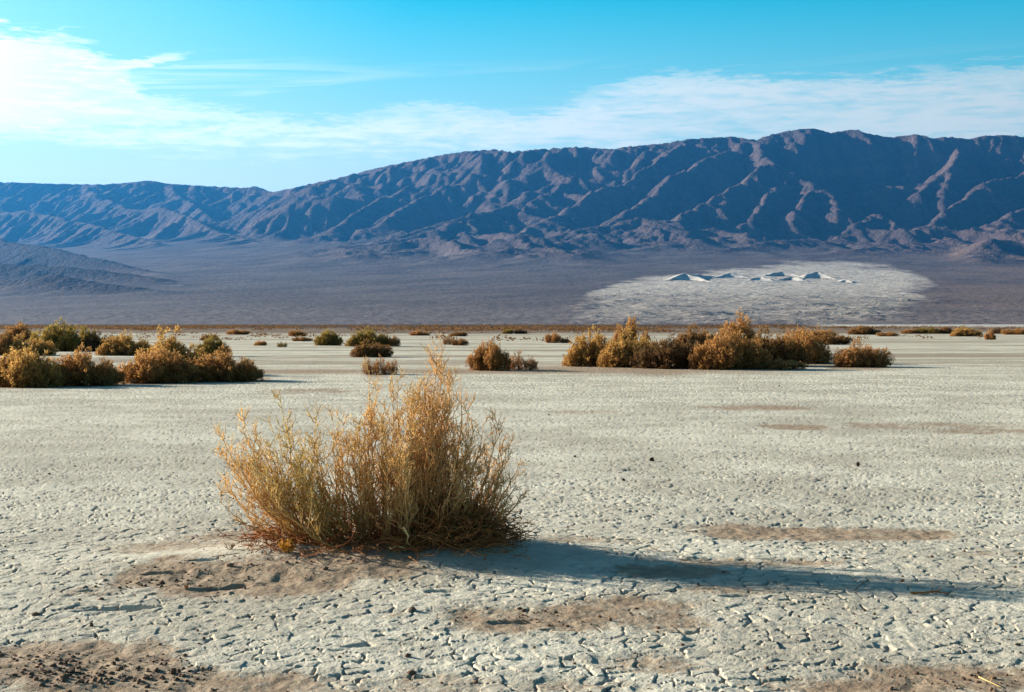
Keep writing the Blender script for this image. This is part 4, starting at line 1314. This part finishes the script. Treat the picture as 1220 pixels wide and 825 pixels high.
def small_things():
    global rng
    rng = np.random.default_rng(99)
    def rockmat(name, a, b):
        m, k = new_mat(name)
        pos = k.n('ShaderNodeTexCoord').outputs['Object']
        n = k.noise(pos, 2.5, 5, 0.65)
        finish(k, k.mix(k.step(n, 0.35, 0.65), a, b), 0.9, n, 0.6, 0.2, spec=0.2)
        return m
    dark = rockmat('dark stone', (0.030, 0.024, 0.022), (0.065, 0.050, 0.042))
    brown = rockmat('brown stone', (0.13, 0.085, 0.06), (0.24, 0.17, 0.12))
    clod = rockmat('mud clod', (0.10, 0.055, 0.035), (0.20, 0.125, 0.08))
    # px, py of the foot, width px, height px, material, label
    ST = [(777, 551, 6, 6, dark, 'small black stone on the open crust right of the big bush top'),
          (1023, 558, 6, 7, dark, 'black stone sitting alone on the far right part of the crust'),
          (743, 575, 5, 5, dark, 'tiny dark pebble below and left of the small black stone'),
          (685, 546, 4, 3, dark, 'tiny dark pebble nearest the right side of the big bush'),
          (491, 732, 11, 7, brown, 'rounded brown pebble lying below the big bush with a thin shadow'),
          (507, 752, 6, 4, brown, 'small brown pebble at the left end of the tan patch below the bush'),
          (84, 804, 13, 10, clod, 'largest dark clod in the brown patch at the bottom left'),
          (205, 804, 10, 9, clod, 'round dark clod at the right end of the brown patch, bottom left'),
          (135, 794, 7, 6, clod, 'dark clod standing alone in the upper middle of the bottom left patch'),
          (76, 794, 8, 6, clod, 'dark clod just above the largest one at the bottom left'),
          (108, 748, 6, 6, clod, 'small dark clod on the white crust above the bottom left patch'),
          (1050, 787, 5, 5, clod, 'small dark clod on the crust at the bottom right'),
          (1011, 792, 4, 4, dark, 'tiny dark pebble left of the small clod at the bottom right'),
          (929, 461, 3, 2, dark, 'tiny dark speck of stone just below the tan shrub fringe'),
          (654, 496, 3, 2, dark, 'tiny dark stone on the crust right of the tall bush tip')]
    for i, (px, py, w, h, m, lab) in enumerate(ST):
        x, y, _ = world_at(px, py)
        s_ = w / F * y / 2; hz = h / F * y
        me = stone_mesh(i + 3, 'stone', m)
        o = link('mud_clod' if m is clod else 'stone', me)
        o.location = (x, y + s_, float(ground_z(x, y + s_)[0]) + hz * 0.30)
        o.scale = (s_, s_ * 0.9, hz * 0.75); o.rotation_euler = (0, 0, i * 1.3)
        tag(o, lab, 'clod' if m is clod else 'stone')
    # crumbs of dried mud that nobody could count
    V = []; T = []; nv = 0
    tmpl = stone_mesh(77, 'crumb', clod)
    tv = np.array([v.co[:] for v in tmpl.vertices]); tf = np.array([p.vertices[:] for p in tmpl.polygons])
    import bmesh
    bm = bmesh.new(); bmesh.ops.create_icosphere(bm, subdivisions=1, radius=1.0)
    tv = np.array([v.co[:] for v in bm.verts]); tf = np.array([[v.index for v in f.verts] for f in bm.faces]); bm.free()
    bpy.data.meshes.remove(tmpl)
    pts = []
    for cx, cy, rx, ry, n in ((95, 806, 105, 14, 190), (190, 800, 70, 20, 110), (60, 785, 60, 12, 70), (260, 690, 110, 16, 110), (640, 738, 150, 12, 70), (1150, 808, 90, 12, 70), (420, 678, 110, 10, 60), (150, 700, 60, 8, 40), (590, 655, 60, 8, 40)):
        for _ in range(n):
            pts.append((cx + rng.normal() * rx * 0.5, cy + rng.normal() * ry * 0.5))
    for _ in range(900):
        pts.append((rng.uniform(-60, 1280), 386 + 75 + 400 * rng.random() ** 0.8))
    P = np.array(pts); P[:, 1] = np.maximum(P[:, 1], 450)
    d = CAMZ * F / (P[:, 1] - HY); x = (P[:, 0] - 610) / F * d
    z = ground_z(x, d)
    r_ = rng.lognormal(math.log(0.0055), 0.42, len(P))
    r_[:190] *= 1.25
    for i in range(len(P)):
        sc = r_[i] * np.array([rng.uniform(.8, 1.5), rng.uniform(.8, 1.3), rng.uniform(.5, 1.0)])
        v = tv * sc * (1 + rng.normal(size=(len(tv), 1)) * 0.16) + np.array([x[i], d[i], z[i] + r_[i] * 0.3])
        V.append(v); T.append(tf + nv); nv += len(tv)
    o = link('mud_crumbs', mesh_np('mud_crumbs', np.concatenate(V), None, np.concatenate(T), mats=[clod], smooth=False))
    tag(o, 'crumbs of dried brown mud strewn over the crust and sandy patches', 'mud crumbs', kind='stuff')
    # small plants and sticks
    def sprig(px, py, wpx, hpx, n, colr, name, lab, cat, flat=0.0):
        x, y, _ = world_at(px, py)
        S = y / F
        root = bpy.data.objects.new(name, None); COL.objects.link(root)
        root.location = (x, y, float(ground_z(x, y)[0]))
        tag(root, lab, cat)
        w = Geo(); lf = Geo()
        a = rng.uniform(0, 2 * np.pi, n); rr = np.sqrt(rng.random(n))
        p0 = np.stack([0.25 * wpx / 2 * S * rr * np.cos(a), 0.25 * wpx / 2 * S * rr * np.sin(a), np.full(n, -0.004)], 1)
        p2 = np.stack([wpx / 2 * S * rr * np.cos(a), wpx / 2 * S * rr * np.sin(a), hpx * S * rng.uniform(.45, 1, n)], 1)
        c = p0 + (p2 - p0) * np.array([0.4, 0.4, 0.7])
        Pm = bez(p0, c, p2, 5); tt = np.linspace(0, 1, 5)[None]
        w.tubes(Pm, 0.0022 * (1 - 0.6 * tt) + np.zeros((n, 1)), np.clip(tt + np.zeros((n, 1)), 0, 1))
        P2, t2 = sub_branches(Pm, 5, 0.15, 1.0, hpx * S * 0.35, 0.8, 3, up=0.2)
        w.tubes(P2, np.full((len(P2), 3), 0.0016), np.full((len(P2), 3), 0.8))
        C = P2[:, 1:].reshape(-1, 3); C = np.concatenate([C] * 2)
        if flat == 0:
            lf.leaves(C, norm(rng.normal(size=C.shape)), rng.uniform(0.008, 0.018, len(C)), rng.uniform(0.004, 0.008, len(C)), np.full(len(C), 0.6))
        o = link('stems', w.mesh('stems', [SM_W]), root); o.color = colr
        if flat == 0:
            o = link('leaves', lf.mesh('leaves', [SM_L]), root); o.color = colr; o['kind'] = 'stuff'
    SM_W = wood_mat('sprig stem', (0.20, 0.10, 0.035), (0.60, 0.36, 0.10))
    SM_L = leaf_mat('sprig leaf', (0.60, 0.30, 0.05), (0.80, 0.46, 0.08), (0.45, 0.22, 0.05), 0.4)
    sprig(343, 674, 26, 15, 26, (1.1, 1.0, 0.7, 1), 'yellow_tuft', 'small bright orange-yellow tuft on the sand below the left side of the big bush', 'tuft')
    sprig(274, 669, 18, 9, 9, (0.35, 0.3, 0.35, 1), 'dry_sprig', 'tiny dark dry sprig on the sand left of the orange-yellow tuft', 'twig', 1.0)
    sprig(222, 704, 8, 7, 6, (0.7, 0.45, 0.4, 1), 'dry_sprig', 'tiny reddish sprig where the sandy patch meets the crust, left of the bush', 'twig', 1.0)
    def stick(pts, rad, lab, colr):
        px, py = pts[0][:2]
        x0, y0, _ = world_at(px, py)
        P = []
        for a, b, h in pts:
            x, y, _ = world_at(a, b)
            P.append((x, y, float(ground_z(x, y)[0]) + h))
        g = Geo(); P = np.array([P]); rr = np.array([np.linspace(rad, rad * 0.5, P.shape[1])])
        g.tubes(P, rr, np.ones((1, P.shape[1])), 5)
        if P.shape[1] > 3:
            P2, _t = sub_branches(P, 3, 0.3, 0.9, 0.07, 0.7, 3, up=0.1)
            g.tubes(P2, np.full((len(P2), 3), rad * 0.4), np.ones((len(P2), 3)))
        org = tuple(P[0, 0])
        o = link('dry_stick', g.mesh('dry_stick', [SM_W], org), None, org); o.color = colr
        tag(o, lab, 'stick')
    stick([(1085, 709, .006), (1100, 710, .012), (1115, 709, .014), (1133, 711, .006)], 0.007, 'reddish-brown stick lying in the tip of the long bush shadow', (0.5, 0.32, 0.25, 1))
    stick([(1018, 706, .004), (1026, 702, .02), (1036, 699, .03)], 0.003, 'thin dark twig beside the long shadow left of the reddish-brown stick', (0.3, 0.25, 0.25, 1))
    stick([(1166, 805, .006), (1174, 810, .012), (1183, 814, .012), (1192, 816, .004)], 0.003, 'pale thin twig on the brown patch at the bottom right corner', (1.4, 1.5, 2.2, 1))
    stick([(773, 655, .004), (778, 660, .012), (790, 663, .012), (806, 661, .004)], 0.0022, 'very thin forked twig on the crust above the long shadow', (0.5, 0.45, 0.5, 1))


small_things()

# ------------------------------------------------------------------ air
HAZE_D = 1.75e-5


def build_haze():
    x0, x1, y0, y1, z0, z1 = -32000, 32000, -3000, 31000, -40, 2900
    v = [(x0, y0, z0), (x1, y0, z0), (x1, y1, z0), (x0, y1, z0), (x0, y0, z1), (x1, y0, z1), (x1, y1, z1), (x0, y1, z1)]
    q = [(0, 3, 2, 1), (4, 5, 6, 7), (0, 1, 5, 4), (1, 2, 6, 5), (2, 3, 7, 6), (3, 0, 4, 7)]
    m = bpy.data.materials.new('air')
    m.use_nodes = True
    m.node_tree.nodes.clear()
    k = NT(m.node_tree)
    p = k.n('ShaderNodeVolumePrincipled', ins={'Color': (0.06, 0.40, 1.0, 1), 'Density': HAZE_D, 'Anisotropy': 0.48})
    o = k.n('ShaderNodeOutputMaterial')
    k.l.new(p.outputs[0], o.inputs['Volume'])
    me = mesh_np('haze', v, q, mats=[m], smooth=False)
    tag(link('haze', me), kind='stuff')


build_haze()
